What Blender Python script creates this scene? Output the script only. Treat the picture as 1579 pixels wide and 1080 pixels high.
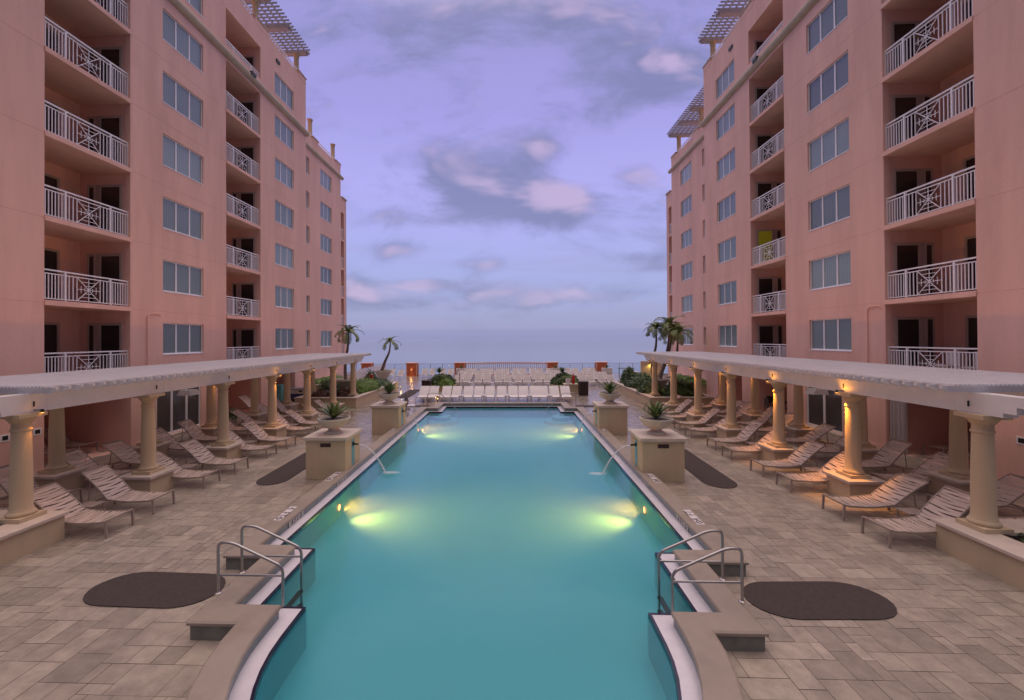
import bpy, bmesh, math, random
from mathutils import Vector, Matrix, noise as mnoise
random.seed(7)
PI=math.pi
for o in list(bpy.data.objects): bpy.data.objects.remove(o)
scene=bpy.context.scene
COL=scene.collection
R=random.Random(11)

# ------------------------------------------------------------------ materials
def newmat(name):
    m=bpy.data.materials.new(name); m.use_nodes=True
    nt=m.node_tree; nt.nodes.clear()
    return m,nt
def nd(nt,t,**k):
    n=nt.nodes.new(t)
    for a,b in k.items():
        if a.startswith('_'): n.inputs[a[1:].replace('_',' ')].default_value=b
        else: setattr(n,a,b)
    return n
def c4(c): return (c[0],c[1],c[2],1.0)
def mat(name,col,rough=.7,var=.12,scale=3.0,bump=.0,bscale=40.0,metal=0.0,spec=.5,coat=0.0,stain=None,attr=0.0,emit=None,estr=0.0,streak=False,attrname='tone'):
    """plain procedural material: base colour with two scales of noise variation and fine bump"""
    m,nt=newmat(name); L=nt.links
    out=nd(nt,'ShaderNodeOutputMaterial'); b=nd(nt,'ShaderNodeBsdfPrincipled')
    L.new(b.outputs[0],out.inputs[0])
    geo=nd(nt,'ShaderNodeNewGeometry')
    mp=nd(nt,'ShaderNodeMapping')
    L.new(geo.outputs['Position'],mp.inputs['Vector'])
    if streak: mp.inputs['Scale'].default_value=(1,1,.18)
    n1=nd(nt,'ShaderNodeTexNoise'); n1.inputs['Scale'].default_value=scale; n1.inputs['Detail'].default_value=6; n1.inputs['Roughness'].default_value=.6
    L.new(mp.outputs[0],n1.inputs['Vector'])
    rng=nd(nt,'ShaderNodeMapRange'); rng.inputs[1].default_value=.25; rng.inputs[2].default_value=.75
    rng.inputs[3].default_value=1-var; rng.inputs[4].default_value=1+var
    L.new(n1.outputs[0],rng.inputs[0])
    val=rng.outputs[0]
    if attr:
        at=nd(nt,'ShaderNodeAttribute',attribute_name=attrname)
        r2=nd(nt,'ShaderNodeMapRange'); r2.inputs[3].default_value=1-attr; r2.inputs[4].default_value=1+attr
        L.new(at.outputs['Fac'],r2.inputs[0])
        mm=nd(nt,'ShaderNodeMath',operation='MULTIPLY'); L.new(val,mm.inputs[0]); L.new(r2.outputs[0],mm.inputs[1]); val=mm.outputs[0]
    mx=nd(nt,'ShaderNodeVectorMath',operation='SCALE'); mx.inputs[0].default_value=col
    L.new(val,mx.inputs['Scale'])
    colout=mx.outputs[0]
    if stain:
        n3=nd(nt,'ShaderNodeTexNoise'); n3.inputs['Scale'].default_value=stain[1]; n3.inputs['Detail'].default_value=8; n3.inputs['Roughness'].default_value=.65
        L.new(mp.outputs[0],n3.inputs['Vector'])
        r3=nd(nt,'ShaderNodeMapRange'); r3.inputs[1].default_value=.5; r3.inputs[2].default_value=.75; r3.inputs[4].default_value=stain[2]
        L.new(n3.outputs[0],r3.inputs[0])
        mix=nd(nt,'ShaderNodeMix',data_type='RGBA'); L.new(r3.outputs[0],mix.inputs[0]); L.new(colout,mix.inputs[6]); mix.inputs[7].default_value=c4(stain[0])
        colout=mix.outputs[2]
    L.new(colout,b.inputs['Base Color'])
    b.inputs['Roughness'].default_value=rough; b.inputs['Metallic'].default_value=metal
    b.inputs['Specular IOR Level'].default_value=spec
    b.inputs['Coat Weight'].default_value=coat
    if emit: b.inputs['Emission Color'].default_value=c4(emit); b.inputs['Emission Strength'].default_value=estr
    if bump:
        n2=nd(nt,'ShaderNodeTexNoise'); n2.inputs['Scale'].default_value=bscale; n2.inputs['Detail'].default_value=4
        L.new(geo.outputs['Position'],n2.inputs['Vector'])
        bp=nd(nt,'ShaderNodeBump'); bp.inputs['Strength'].default_value=bump; bp.inputs['Distance'].default_value=.02
        L.new(n2.outputs[0],bp.inputs['Height']); L.new(bp.outputs[0],b.inputs['Normal'])
    return m
M={}
M['pink']=mat('salmon_stucco',(.865,.545,.455),.9,.10,.9,.45,30,spec=.2,stain=((.66,.385,.315),.6,.55),streak=True)
M['pink_trim']=mat('cream_moulding',(.56,.46,.34),.8,.1,1.5,.2,30,stain=((.3,.25,.2),1.2,.4),streak=True)
M['cream']=mat('cream_stucco',(.60,.47,.315),.85,.07,2.0,.3,45,spec=.25,stain=((.42,.32,.22),.9,.35),streak=True)
M['capstone']=mat('cast_stone_cap',(.64,.54,.46),.6,.1,2.5,.15,40,stain=((.4,.33,.27),1.5,.4))
M['urn']=mat('cast_stone_urn',(.60,.545,.48),.8,.13,5,.35,60,stain=((.28,.25,.21),2.5,.45))
M['coping']=mat('coping_stone',(.335,.275,.23),.55,.1,1.6,.15,50,stain=((.19,.145,.115),1.3,.55))
M['paver']=mat('travertine_paver',(.36,.302,.254),.34,.22,4.5,.35,30,spec=.45,attr=.21,stain=((.20,.168,.145),1.2,.75))
def wet(m):
    # rinsed paving: wetter and shinier toward the sea end, in uneven patches
    nt=m.node_tree; L=nt.links; b=next(n for n in nt.nodes if n.type=='BSDF_PRINCIPLED'); g=next(n for n in nt.nodes if n.type=='NEW_GEOMETRY')
    sp=nd(nt,'ShaderNodeSeparateXYZ'); L.new(g.outputs['Position'],sp.inputs[0])
    n=nd(nt,'ShaderNodeTexNoise'); n.inputs['Scale'].default_value=.55; n.inputs['Detail'].default_value=5; L.new(g.outputs['Position'],n.inputs['Vector'])
    a=nd(nt,'ShaderNodeMath',operation='MULTIPLY_ADD'); a.inputs[1].default_value=14; L.new(n.outputs[0],a.inputs[0]); L.new(sp.outputs[1],a.inputs[2])
    r=nd(nt,'ShaderNodeMapRange',interpolation_type='SMOOTHSTEP'); r.inputs[1].default_value=17; r.inputs[2].default_value=33; r.inputs[3].default_value=.46; r.inputs[4].default_value=.17; L.new(a.outputs[0],r.inputs[0]); L.new(r.outputs[0],b.inputs['Roughness'])
wet(M['paver'])
M['grout']=mat('joint_sand',(.10,.08,.068),.9,.2,6,.3,60)
M['white']=mat('white_paint',(.76,.74,.77),.5,.05,3,.05,30,stain=((.52,.5,.5),1.6,.3))
M['trellis']=mat('shaded_trellis_rail_grey',(.42,.40,.46),.6,.08,3,.05,30)  # underside shade of the roof trellis put into this grey; fence rails share it
M['rail_white']=mat('white_powder_coat',(.90,.88,.91),.4,.03,4)
M['taupe']=mat('taupe_strap',(.56,.44,.385),.6,.08,9,.1,60,attr=.1)
M['frame']=mat('taupe_frame',(.37,.29,.25),.45,.06,9)
M['whitesling']=mat('white_sling',(.74,.71,.75),.7,.05,6,.15,200)
M['beigesling']=mat('beige_sling',(.47,.425,.43),.7,.07,6,.15,200)
M['whiteframe']=mat('white_frame',(.75,.71,.72),.45,.04,6)
M['matgrey']=mat('charcoal_mat',(.085,.067,.064),.95,.18,14,.6,260,spec=.2)
M['steel']=mat('brushed_steel',(.42,.40,.40),.3,.08,12,metal=.9)
M['bronze']=mat('dark_bronze',(.02,.035,.03),.4,.2,15,metal=.3)
M['plaque']=mat('brown_plaque',(.045,.02,.018),.5,.15,20)
M['dark']=mat('dark_hollow',(.02,.016,.016),.8,.2,5)
M['tile']=mat('blue_grey_tile',(.17,.22,.23),.28,.25,6,.1,30)
M['aqua_tile']=mat('aqua_tile',(.13,.33,.36),.3,.15,9)
M['navy']=mat('navy_tile',(.012,.012,.04),.15,.2,9)
M['ledge']=mat('wet_gutter_ledge',(.72,.68,.74),.22,.08,4,.04,40,stain=((.45,.43,.5),1.6,.4))
M['plaster']=mat('pool_plaster',(.11,.41,.49),.8,.06,.5,.1,8,stain=((.09,.36,.44),.25,.5))
M['leaf']=mat('palm_leaf',(.165,.225,.06),.45,.25,1.5,attr=.45)
M['agave']=mat('agave_leaf',(.13,.185,.07),.45,.2,4,attr=.35)
M['shrub']=mat('shrub_leaf',(.085,.14,.045),.5,.3,2,attr=.5)
M['hedge']=mat('hedge_leaf',(.17,.29,.05),.5,.25,2,attr=.45)
M['croton']=mat('croton_leaf',(.16,.085,.055),.5,.3,2,attr=.55)
M['trunk']=mat('palm_trunk',(.16,.12,.10),.9,.25,7,.5,25)
M['soil']=mat('planter_soil',(.05,.032,.024),.95,.3,10,.6,30)
M['gravel']=mat('urn_gravel',(.22,.19,.17),.95,.35,30,.8,60)
M['orange']=mat('terracotta_paint',(.58,.155,.07),.8,.08,2,.2,30)
M['wood']=mat('dark_wood',(.06,.035,.028),.6,.25,8,.2,40)
M['red']=mat('red_paint',(.45,.02,.02),.4,.05,5)
M['teal']=mat('teal_cabinet',(.13,.36,.36),.5,.06,4)
M['blue']=mat('royal_blue_panel',(.02,.025,.13),.5,.1,4)
M['grey']=mat('grey_fabric',(.16,.15,.16),.8,.12,8,.2,60)
M['curtain']=mat('white_curtain',(.62,.56,.54),.9,.06,6)
M['doorframe']=mat('door_frame_cream',(.50,.40,.36),.6,.05,4)
M['maroon']=mat('maroon_canvas',(.12,.02,.018),.8,.15,4)
M['lampglow']=mat('amber_lens',(1,.6,.2),.4,.0,1,emit=(1,.42,.06),estr=6)
M['poolglow']=mat('pool_lens',(1,.9,.6),.4,.0,1,emit=(1,.21,.05),estr=6.5)
M['smallglow']=mat('path_lens',(1,.7,.3),.4,0,1,emit=(1,.6,.2),estr=2.5)
M['litroom']=mat('lit_curtain',(.16,.13,.02),.8,.15,3,emit=(.42,.33,.01),estr=.13)
M['jet']=None
# glass panes
def glassmat(name,base,rough,fold=0.0,spec=.8):
    m,nt=newmat(name); L=nt.links
    out=nd(nt,'ShaderNodeOutputMaterial'); b=nd(nt,'ShaderNodeBsdfPrincipled'); L.new(b.outputs[0],out.inputs[0])
    b.inputs['Roughness'].default_value=.55; b.inputs['Coat Weight'].default_value=spec; b.inputs['Coat Roughness'].default_value=rough; b.inputs['Coat IOR'].default_value=1.6
    geo=nd(nt,'ShaderNodeNewGeometry')
    w=nd(nt,'ShaderNodeTexWave',wave_type='BANDS',bands_direction='Y'); w.inputs['Scale'].default_value=2.6; w.inputs['Distortion'].default_value=1.5; w.inputs['Detail'].default_value=2
    L.new(geo.outputs['Position'],w.inputs[0])
    n=nd(nt,'ShaderNodeTexNoise'); n.inputs['Scale'].default_value=.25; L.new(geo.outputs['Position'],n.inputs['Vector'])
    a=nd(nt,'ShaderNodeMapRange'); a.inputs[3].default_value=1-fold; a.inputs[4].default_value=1+fold; L.new(w.outputs['Fac'],a.inputs[0])
    a2=nd(nt,'ShaderNodeMapRange'); a2.inputs[3].default_value=.6; a2.inputs[4].default_value=1.4; L.new(n.outputs[0],a2.inputs[0])
    mm=nd(nt,'ShaderNodeMath',operation='MULTIPLY'); L.new(a.outputs[0],mm.inputs[0]); L.new(a2.outputs[0],mm.inputs[1])
    oi=nd(nt,'ShaderNodeObjectInfo'); ro=nd(nt,'ShaderNodeMapRange'); ro.inputs[3].default_value=.6; ro.inputs[4].default_value=1.5; L.new(oi.outputs['Random'],ro.inputs[0])
    m3=nd(nt,'ShaderNodeMath',operation='MULTIPLY'); L.new(mm.outputs[0],m3.inputs[0]); L.new(ro.outputs[0],m3.inputs[1]); mm=m3
    s=nd(nt,'ShaderNodeVectorMath',operation='SCALE'); s.inputs[0].default_value=base; L.new(mm.outputs[0],s.inputs['Scale'])
    L.new(s.outputs[0],b.inputs['Base Color'])
    return m
M['pane']=glassmat('curtained_window_glass',(.165,.215,.21),.03,.14)
M['doorglass']=glassmat('dark_door_glass',(.03,.021,.02),.05,.1,.6)
M['slideglass']=glassmat('sliding_door_glass',(.06,.05,.045),.04,.1,.8)
def clearglass():
    m,nt=newmat('clear_guard_glass'); L=nt.links
    out=nd(nt,'ShaderNodeOutputMaterial'); t=nd(nt,'ShaderNodeBsdfTransparent'); g=nd(nt,'ShaderNodeBsdfGlossy'); g.inputs['Roughness'].default_value=.05
    t.inputs[0].default_value=(.93,.95,.96,1)
    f=nd(nt,'ShaderNodeFresnel'); f.inputs[0].default_value=1.45
    x=nd(nt,'ShaderNodeMixShader'); L.new(f.outputs[0],x.inputs[0]); L.new(t.outputs[0],x.inputs[1]); L.new(g.outputs[0],x.inputs[2]); L.new(x.outputs[0],out.inputs[0])
    return m
M['guard']=clearglass()
def watermat():
    m,nt=newmat('pool_water'); L=nt.links
    out=nd(nt,'ShaderNodeOutputMaterial'); t=nd(nt,'ShaderNodeBsdfTransparent'); g=nd(nt,'ShaderNodeBsdfGlossy'); g.inputs['Roughness'].default_value=.13
    t.inputs[0].default_value=(.84,.97,.98,1)
    g.inputs[0].default_value=(.9,.95,1,1)
    f=nd(nt,'ShaderNodeFresnel'); f.inputs[0].default_value=1.33
    geo=nd(nt,'ShaderNodeNewGeometry')
    n=nd(nt,'ShaderNodeTexNoise'); n.inputs['Scale'].default_value=1.6; n.inputs['Detail'].default_value=3; L.new(geo.outputs['Position'],n.inputs['Vector'])
    bp=nd(nt,'ShaderNodeBump'); bp.inputs['Strength'].default_value=.12; bp.inputs['Distance'].default_value=.05; L.new(n.outputs[0],bp.inputs['Height'])
    L.new(bp.outputs[0],g.inputs['Normal'])
    sp=nd(nt,'ShaderNodeSeparateXYZ'); L.new(geo.outputs['Position'],sp.inputs[0])
    gt=nd(nt,'ShaderNodeMath',operation='GREATER_THAN'); gt.inputs[1].default_value=.035; L.new(sp.outputs[2],gt.inputs[0])
    mu=nd(nt,'ShaderNodeMath',operation='MULTIPLY'); L.new(gt.outputs[0],mu.inputs[0]); L.new(f.outputs[0],mu.inputs[1])
    x=nd(nt,'ShaderNodeMixShader'); L.new(mu.outputs[0],x.inputs[0]); L.new(t.outputs[0],x.inputs[1]); L.new(g.outputs[0],x.inputs[2]); L.new(x.outputs[0],out.inputs[0])
    v=nd(nt,'ShaderNodeVolumePrincipled'); v.inputs['Color'].default_value=(.46,.85,.92,1); v.inputs['Density'].default_value=.10; v.inputs['Anisotropy'].default_value=.2
    v.inputs['Absorption Color'].default_value=(.25,.75,.85,1)
    L.new(v.outputs[0],out.inputs['Volume'])
    return m
M['water']=watermat()
def jetmat(name,alpha):
    m,nt=newmat(name); L=nt.links
    out=nd(nt,'ShaderNodeOutputMaterial'); t=nd(nt,'ShaderNodeBsdfTransparent'); b=nd(nt,'ShaderNodeBsdfPrincipled'); b.inputs['Base Color'].default_value=(.9,.9,.95,1); b.inputs['Roughness'].default_value=.2
    geo=nd(nt,'ShaderNodeNewGeometry'); n=nd(nt,'ShaderNodeTexNoise'); n.inputs['Scale'].default_value=9; L.new(geo.outputs['Position'],n.inputs['Vector'])
    r=nd(nt,'ShaderNodeMapRange'); r.inputs[1].default_value=.3; r.inputs[2].default_value=.7; r.inputs[3].default_value=alpha*.5; r.inputs[4].default_value=alpha; L.new(n.outputs[0],r.inputs[0])
    x=nd(nt,'ShaderNodeMixShader'); L.new(r.outputs[0],x.inputs[0]); L.new(t.outputs[0],x.inputs[1]); L.new(b.outputs[0],x.inputs[2]); L.new(x.outputs[0],out.inputs[0])
    return m
M['jet']=jetmat('falling_water',.75); M['foam']=jetmat('foam_patch',.34); M['foam2']=jetmat('thin_foam',.2)
def seamat():
    m,nt=newmat('sea_water'); L=nt.links
    out=nd(nt,'ShaderNodeOutputMaterial'); b=nd(nt,'ShaderNodeBsdfPrincipled'); L.new(b.outputs[0],out.inputs[0])
    b.inputs['Base Color'].default_value=(.17,.21,.28,1); b.inputs['Roughness'].default_value=.12
    geo=nd(nt,'ShaderNodeNewGeometry'); n=nd(nt,'ShaderNodeTexNoise'); n.inputs['Scale'].default_value=.15; n.inputs['Detail'].default_value=5; L.new(geo.outputs['Position'],n.inputs['Vector'])
    bp=nd(nt,'ShaderNodeBump'); bp.inputs['Strength'].default_value=.04; bp.inputs['Distance'].default_value=1; L.new(n.outputs[0],bp.inputs['Height']); L.new(bp.outputs[0],b.inputs['Normal'])
    return m
M['sea']=seamat()

# ------------------------------------------------------------------ mesh builder
class MB:
    def __init__(s): s.v=[]; s.f=[]; s.t=[]
    def face(s,pts,tone=.5):
        n=len(s.v); s.v+= [tuple(p) for p in pts]; s.f.append(tuple(range(n,n+len(pts)))); s.t.append(tone)
    def box(s,x0,x1,y0,y1,z0,z1,tone=.5):
        if x0>x1: x0,x1=x1,x0
        if y0>y1: y0,y1=y1,y0
        n=len(s.v)
        s.v+=[(x0,y0,z0),(x1,y0,z0),(x1,y1,z0),(x0,y1,z0),(x0,y0,z1),(x1,y0,z1),(x1,y1,z1),(x0,y1,z1)]
        for q in ((3,2,1,0),(4,5,6,7),(0,1,5,4),(1,2,6,5),(2,3,7,6),(3,0,4,7)): s.f.append(tuple(n+i for i in q)); s.t.append(tone)
        return s
    def bar(s,a,b,w,h=None,up=(0,0,1)):
        h=h or w; a=Vector(a); b=Vector(b); d=(b-a).normalized(); u=Vector(up)
        if abs(d.dot(u))>.98: u=Vector((0,1,0))
        r=d.cross(u).normalized(); u=r.cross(d)
        n=len(s.v)
        for p in (a,b):
            for i,j in ((-1,-1),(1,-1),(1,1),(-1,1)): s.v.append(tuple(p+r*(i*w/2)+u*(j*h/2)))
        for q in ((0,1,2,3),(7,6,5,4),(0,4,5,1),(1,5,6,2),(2,6,7,3),(3,7,4,0)): s.f.append(tuple(n+i for i in q)); s.t.append(.5)
        return s
    def tube(s,pts,r,n=8,cap=True):
        pts=[Vector(p) for p in pts]; base=len(s.v); m=len(pts)
        u=None
        for i,p in enumerate(pts):
            d=(pts[min(i+1,m-1)]-pts[max(i-1,0)]).normalized()
            if u is None:
                u=Vector((0,0,1)) if abs(d.z)<.9 else Vector((1,0,0))
            u=(u-d*u.dot(d)).normalized(); w=d.cross(u)
            rr=r[i] if isinstance(r,(list,tuple)) else r
            for k in range(n):
                a=2*PI*k/n; s.v.append(tuple(p+u*(math.cos(a)*rr)+w*(math.sin(a)*rr)))
        for i in range(m-1):
            for k in range(n):
                s.f.append((base+i*n+k,base+i*n+(k+1)%n,base+(i+1)*n+(k+1)%n,base+(i+1)*n+k)); s.t.append(.5)
        if cap:
            s.f.append(tuple(base+k for k in range(n))[::-1]); s.t.append(.5)
            s.f.append(tuple(base+(m-1)*n+k for k in range(n))); s.t.append(.5)
        return s
    def lathe(s,prof,c=(0,0,0),n=24,cap=True):
        base=len(s.v); m=len(prof)
        for r,z in prof:
            for k in range(n):
                a=2*PI*k/n; s.v.append((c[0]+r*math.cos(a),c[1]+r*math.sin(a),c[2]+z))
        for i in range(m-1):
            for k in range(n):
                s.f.append((base+i*n+k,base+i*n+(k+1)%n,base+(i+1)*n+(k+1)%n,base+(i+1)*n+k)); s.t.append(.5)
        if cap:
            s.f.append(tuple(base+k for k in range(n))[::-1]); s.t.append(.5)
            s.f.append(tuple(base+(m-1)*n+k for k in range(n))); s.t.append(.5)
        return s
    def prism(s,poly,z0,z1):
        n=len(s.v); m=len(poly)
        s.v+=[(p[0],p[1],z0) for p in poly]+[(p[0],p[1],z1) for p in poly]
        s.f.append(tuple(n+i for i in range(m))[::-1]); s.f.append(tuple(n+m+i for i in range(m))); s.t+=[.5,.5]
        for i in range(m):
            j=(i+1)%m; s.f.append((n+i,n+j,n+m+j,n+m+i)); s.t.append(.5)
        return s
    def build(s,name,m,parent=None,smooth=False,tone=False,recalc=True,bevel=0,rel=True):
        me=bpy.data.meshes.new(name)
        vs=s.v
        if parent is not None and rel:
            L=parent_loc(parent); vs=[(x-L[0],y-L[1],z-L[2]) for x,y,z in vs]
        me.from_pydata(vs,[],s.f); me.materials.append(M[m] if isinstance(m,str) else m)
        if tone:
            at=me.attributes.new('tone','FLOAT','FACE'); at.data.foreach_set('value',s.t)
        if recalc:
            bm=bmesh.new(); bm.from_mesh(me); bmesh.ops.recalc_face_normals(bm,faces=bm.faces)
            if bevel: bmesh.ops.bevel(bm,geom=[e for e in bm.edges],offset=bevel,segments=1,affect='EDGES')
            bm.to_mesh(me); bm.free()
        if smooth:
            me.polygons.foreach_set('use_smooth',[True]*len(me.polygons))
            try: me.set_sharp_from_angle(angle=math.radians(40))
            except Exception: pass
        o=bpy.data.objects.new(name,me); COL.objects.link(o)
        if parent is not None: o.parent=parent
        return o
def parent_loc(p):
    L=Vector(p.location)
    while p.parent: p=p.parent; L+=Vector(p.location)
    return L
def tag(o,label=None,cat=None,group=None,kind=None):
    if label: o['label']=label
    if cat: o['category']=cat
    if group: o['group']=group
    if kind: o['kind']=kind
    return o
def thing(name,label,cat,loc=(0,0,0),rz=0,group=None):
    o=bpy.data.objects.new(name,None); COL.objects.link(o); o.location=loc; o.rotation_euler=(0,0,rz); o.empty_display_size=.2
    return tag(o,label,cat,group)
KIDS={}
def copytree(o,loc=None,rz=None,parent=None,label=None,group=None,scale=None):
    c=o.copy(); COL.objects.link(c)
    if parent is not None: c.parent=parent
    for ch in [x for x in KIDS_of(o)]: copytree(ch,parent=c)
    if loc is not None: c.location=loc
    if rz is not None: c.rotation_euler=(0,0,rz)
    if scale is not None: c.scale=scale
    if label: c['label']=label
    if group: c['group']=group
    return c
def KIDS_of(o): return list(o.children)
ORD=['first','second','third','fourth','fifth','sixth','seventh','eighth','ninth','tenth','eleventh','twelfth','thirteenth','fourteenth','fifteenth','sixteenth']
SIDE={-1:'left',1:'right'}

# ------------------------------------------------------------------ pool outline (half, x>0) and offsets
CY,RD=6.4,2.85
half=[(RD*math.sin(a),CY-RD*math.cos(a)) for a in [i*PI/2/14 for i in range(15)]]
half+=[(2.85,7.13),(3.62,7.13),(3.62,9.13),(4.42,9.13),(4.42,26.38),(3.64,26.38),(3.64,28.4)]
outline=half[1:]+[(-x,y) for x,y in reversed(half[1:])]+[half[0]]
def offset(poly,d):
    n=len(poly); out=[]
    for i in range(n):
        p0=Vector(poly[i-1]); p1=Vector(poly[i]); p2=Vector(poly[(i+1)%n])
        e1=(p1-p0).normalized(); e2=(p2-p1).normalized()
        n1=Vector((e1.y,-e1.x)); n2=Vector((e2.y,-e2.x))
        b=n1+n2
        k=2/b.length_squared if b.length_squared>1e-6 else 1
        out.append(tuple(p1+b*(d*k)))
    return out
def inside(p,poly):
    c=False; n=len(poly); x,y=p
    for i in range(n):
        x1,y1=poly[i]; x2,y2=poly[i-1]
        if (y1>y)!=(y2>y) and x<(x2-x1)*(y-y1)/(y2-y1)+x1: c=not c
    return c
def ring(mb,a,b,z):
    n=len(a)
    for i in range(n):
        j=(i+1)%n; mb.face([(a[i][0],a[i][1],z),(a[j][0],a[j][1],z),(b[j][0],b[j][1],z),(b[i][0],b[i][1],z)])
def wallring(mb,a,z0,z1):
    n=len(a)
    for i in range(n):
        j=(i+1)%n; mb.face([(a[i][0],a[i][1],z0),(a[j][0],a[j][1],z0),(a[j][0],a[j][1],z1),(a[i][0],a[i][1],z1)])
O0=outline; O04=offset(outline,.045); O30=offset(outline,.30); O27=offset(outline,.27); O70=offset(outline,.70); O73=offset(outline,.735); O35=offset(outline,.36)
pool=thing('swimming_pool','long teal pool with stepped stone coping and four glowing underwater lights','swimming pool')
DEEP=-.60
b=MB(); wallring(b,offset(outline,.0),DEEP,.0); b.face([(x,y,DEEP) for x,y in outline]); b.build('basin','plaster',pool)
b=MB(); wallring(b,O0,.0,.1); ring(b,O0,O04,.1); b.build('tile_band','navy',pool)
b=MB(); ring(b,O04,O30,.094); b.build('gutter_ledge','ledge',pool)
b=MB(); wallring(b,O30,.09,.245); b.build('waterline_tile','tile',pool)
b=MB()
wallring(b,O27,.245,.28); ring(b,offset(outline,.285),O70,.302)
n=len(outline)
def wring2(mb,a,z0,c,z1):
    for i in range(len(a)):
        j=(i+1)%len(a); mb.face([(a[i][0],a[i][1],z0),(a[j][0],a[j][1],z0),(c[j][0],c[j][1],z1),(c[i][0],c[i][1],z1)])
wring2(b,O27,.28,offset(outline,.285),.302)
ring(b,O27,O30,.245)
wring2(b,O70,.302,offset(outline,.735),.28); wallring(b,offset(outline,.735),.24,.28); ring(b,O70,offset(outline,.735),.24)
b.build('coping','coping',pool)
b=MB(); wallring(b,O70,-.02,.24); b.build('coping_wall',mat('coping_riser_tile',(.20,.20,.17),.5,.25,5,.15,30),pool)
# entry steps in the far corners
for s in (-1,1):
    for k in range(3):
        b=MB(); b.lathe([(.55+.45*k,DEEP+.002),(.55+.45*k,-.17-.22*k)],(s*3.64,26.38,0),36); b.build('step','plaster',pool)
water=MB(); win=offset(outline,-.012); water.prism(win,DEEP+.02,.045)
w=water.build('pool_water','water'); tag(w,kind='structure')
# depth markers
def text_mesh(s,size):
    cu=bpy.data.curves.new('txt','FONT'); cu.body=s; cu.size=size; cu.align_x='CENTER'; cu.align_y='CENTER'; cu.extrude=.001
    o=bpy.data.objects.new('txt',cu); COL.objects.link(o)
    bpy.context.view_layer.update()
    me=bpy.data.meshes.new_from_object(o.evaluated_get(bpy.context.evaluated_depsgraph_get()))
    bpy.data.objects.remove(o); return me
M['ink']=mat('marker_ink',(.02,.015,.02),.5,.1,9); M['mwhite']=mat('marker_white',(.74,.68,.70),.35,.06,9)
for s in (-1,1):
    for yy,big in ((10.45,True),(13.3,False),(20.2,False)):
        b=MB(); xc=4.98*s; b.box(xc-.085,xc+.085,yy-.42,yy+.42,.296,.308); t=b.build('depth_marker','mwhite',pool)
        me=text_mesh('4  FT',.27); me.materials.clear(); me.materials.append(M['ink'])
        o=bpy.data.objects.new('lettering',me); COL.objects.link(o); o.parent=t; o.location=(xc,yy+.07,.3095); o.rotation_euler=(0,0,-PI/2 if s<0 else PI/2)
        b=MB(); yc=yy-.3; xr=.065
        pts=[(xc+xr*math.cos(a),yc+xr*math.sin(a),.309) for a in [2*PI*i/16 for i in range(17)]]
        b.tube(pts,.010,4); b.bar((xc-.045,yc-.045,.309),(xc+.045,yc+.045,.309),.016,.003); b.build('warning_symbol','ink',t,rel=True)
        # face marker on the waterline tile
        xf=4.712*s
        b=MB(); b.box(xf-.004*s,xf-.008*s,yy-.36,yy+.36,.10,.24); t=b.build('depth_marker',mat('face_marker_tile',(.42,.43,.43),.3,.08,9),pool)
        me=text_mesh('4 FT 0',.2); me.materials.clear(); me.materials.append(M['ink'])
        o=bpy.data.objects.new('lettering',me); COL.objects.link(o); o.parent=t; o.location=(xf-.0095*s,yy,.17); o.rotation_euler=(PI/2,0,PI/2 if s<0 else -PI/2)
# underwater lights
def spot(name,loc,target,power,col,size,blend=.6,rad=.05,parent=None):
    l=bpy.data.lights.new(name,'SPOT'); l.energy=power; l.color=col; l.spot_size=math.radians(size); l.spot_blend=blend; l.shadow_soft_size=rad
    o=bpy.data.objects.new(name,l); COL.objects.link(o); o.location=loc
    d=(Vector(target)-Vector(loc)).normalized(); o.rotation_euler=d.to_track_quat('-Z','Y').to_euler()
    if parent is not None:
        o.parent=parent; o.location=Vector(loc)-parent_loc(parent)
    return o
for s in (-1,1):
    for yy,pw in ((12.27,1.0),(22.9,.9)):
        xx=s*4.40
        b=MB(); b.tube([(xx,yy,-.26),(xx-.03*s,yy,-.26)],.085,14); t=b.build('underwater_light','poolglow',pool)
        b=MB(); pts=[(xx-.02*s,yy+.10*math.cos(a),-.26+.10*math.sin(a)) for a in [2*PI*i/14 for i in range(15)]]; b.tube(pts,.018,5); b.build('rim','steel',t)
        spot('pool_lamp',(xx-.14*s,yy,-.26),(xx-3.5*s,yy-.14,-.24),1050*pw,(1,.31,.035),100,1.0,.16,t)

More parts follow.
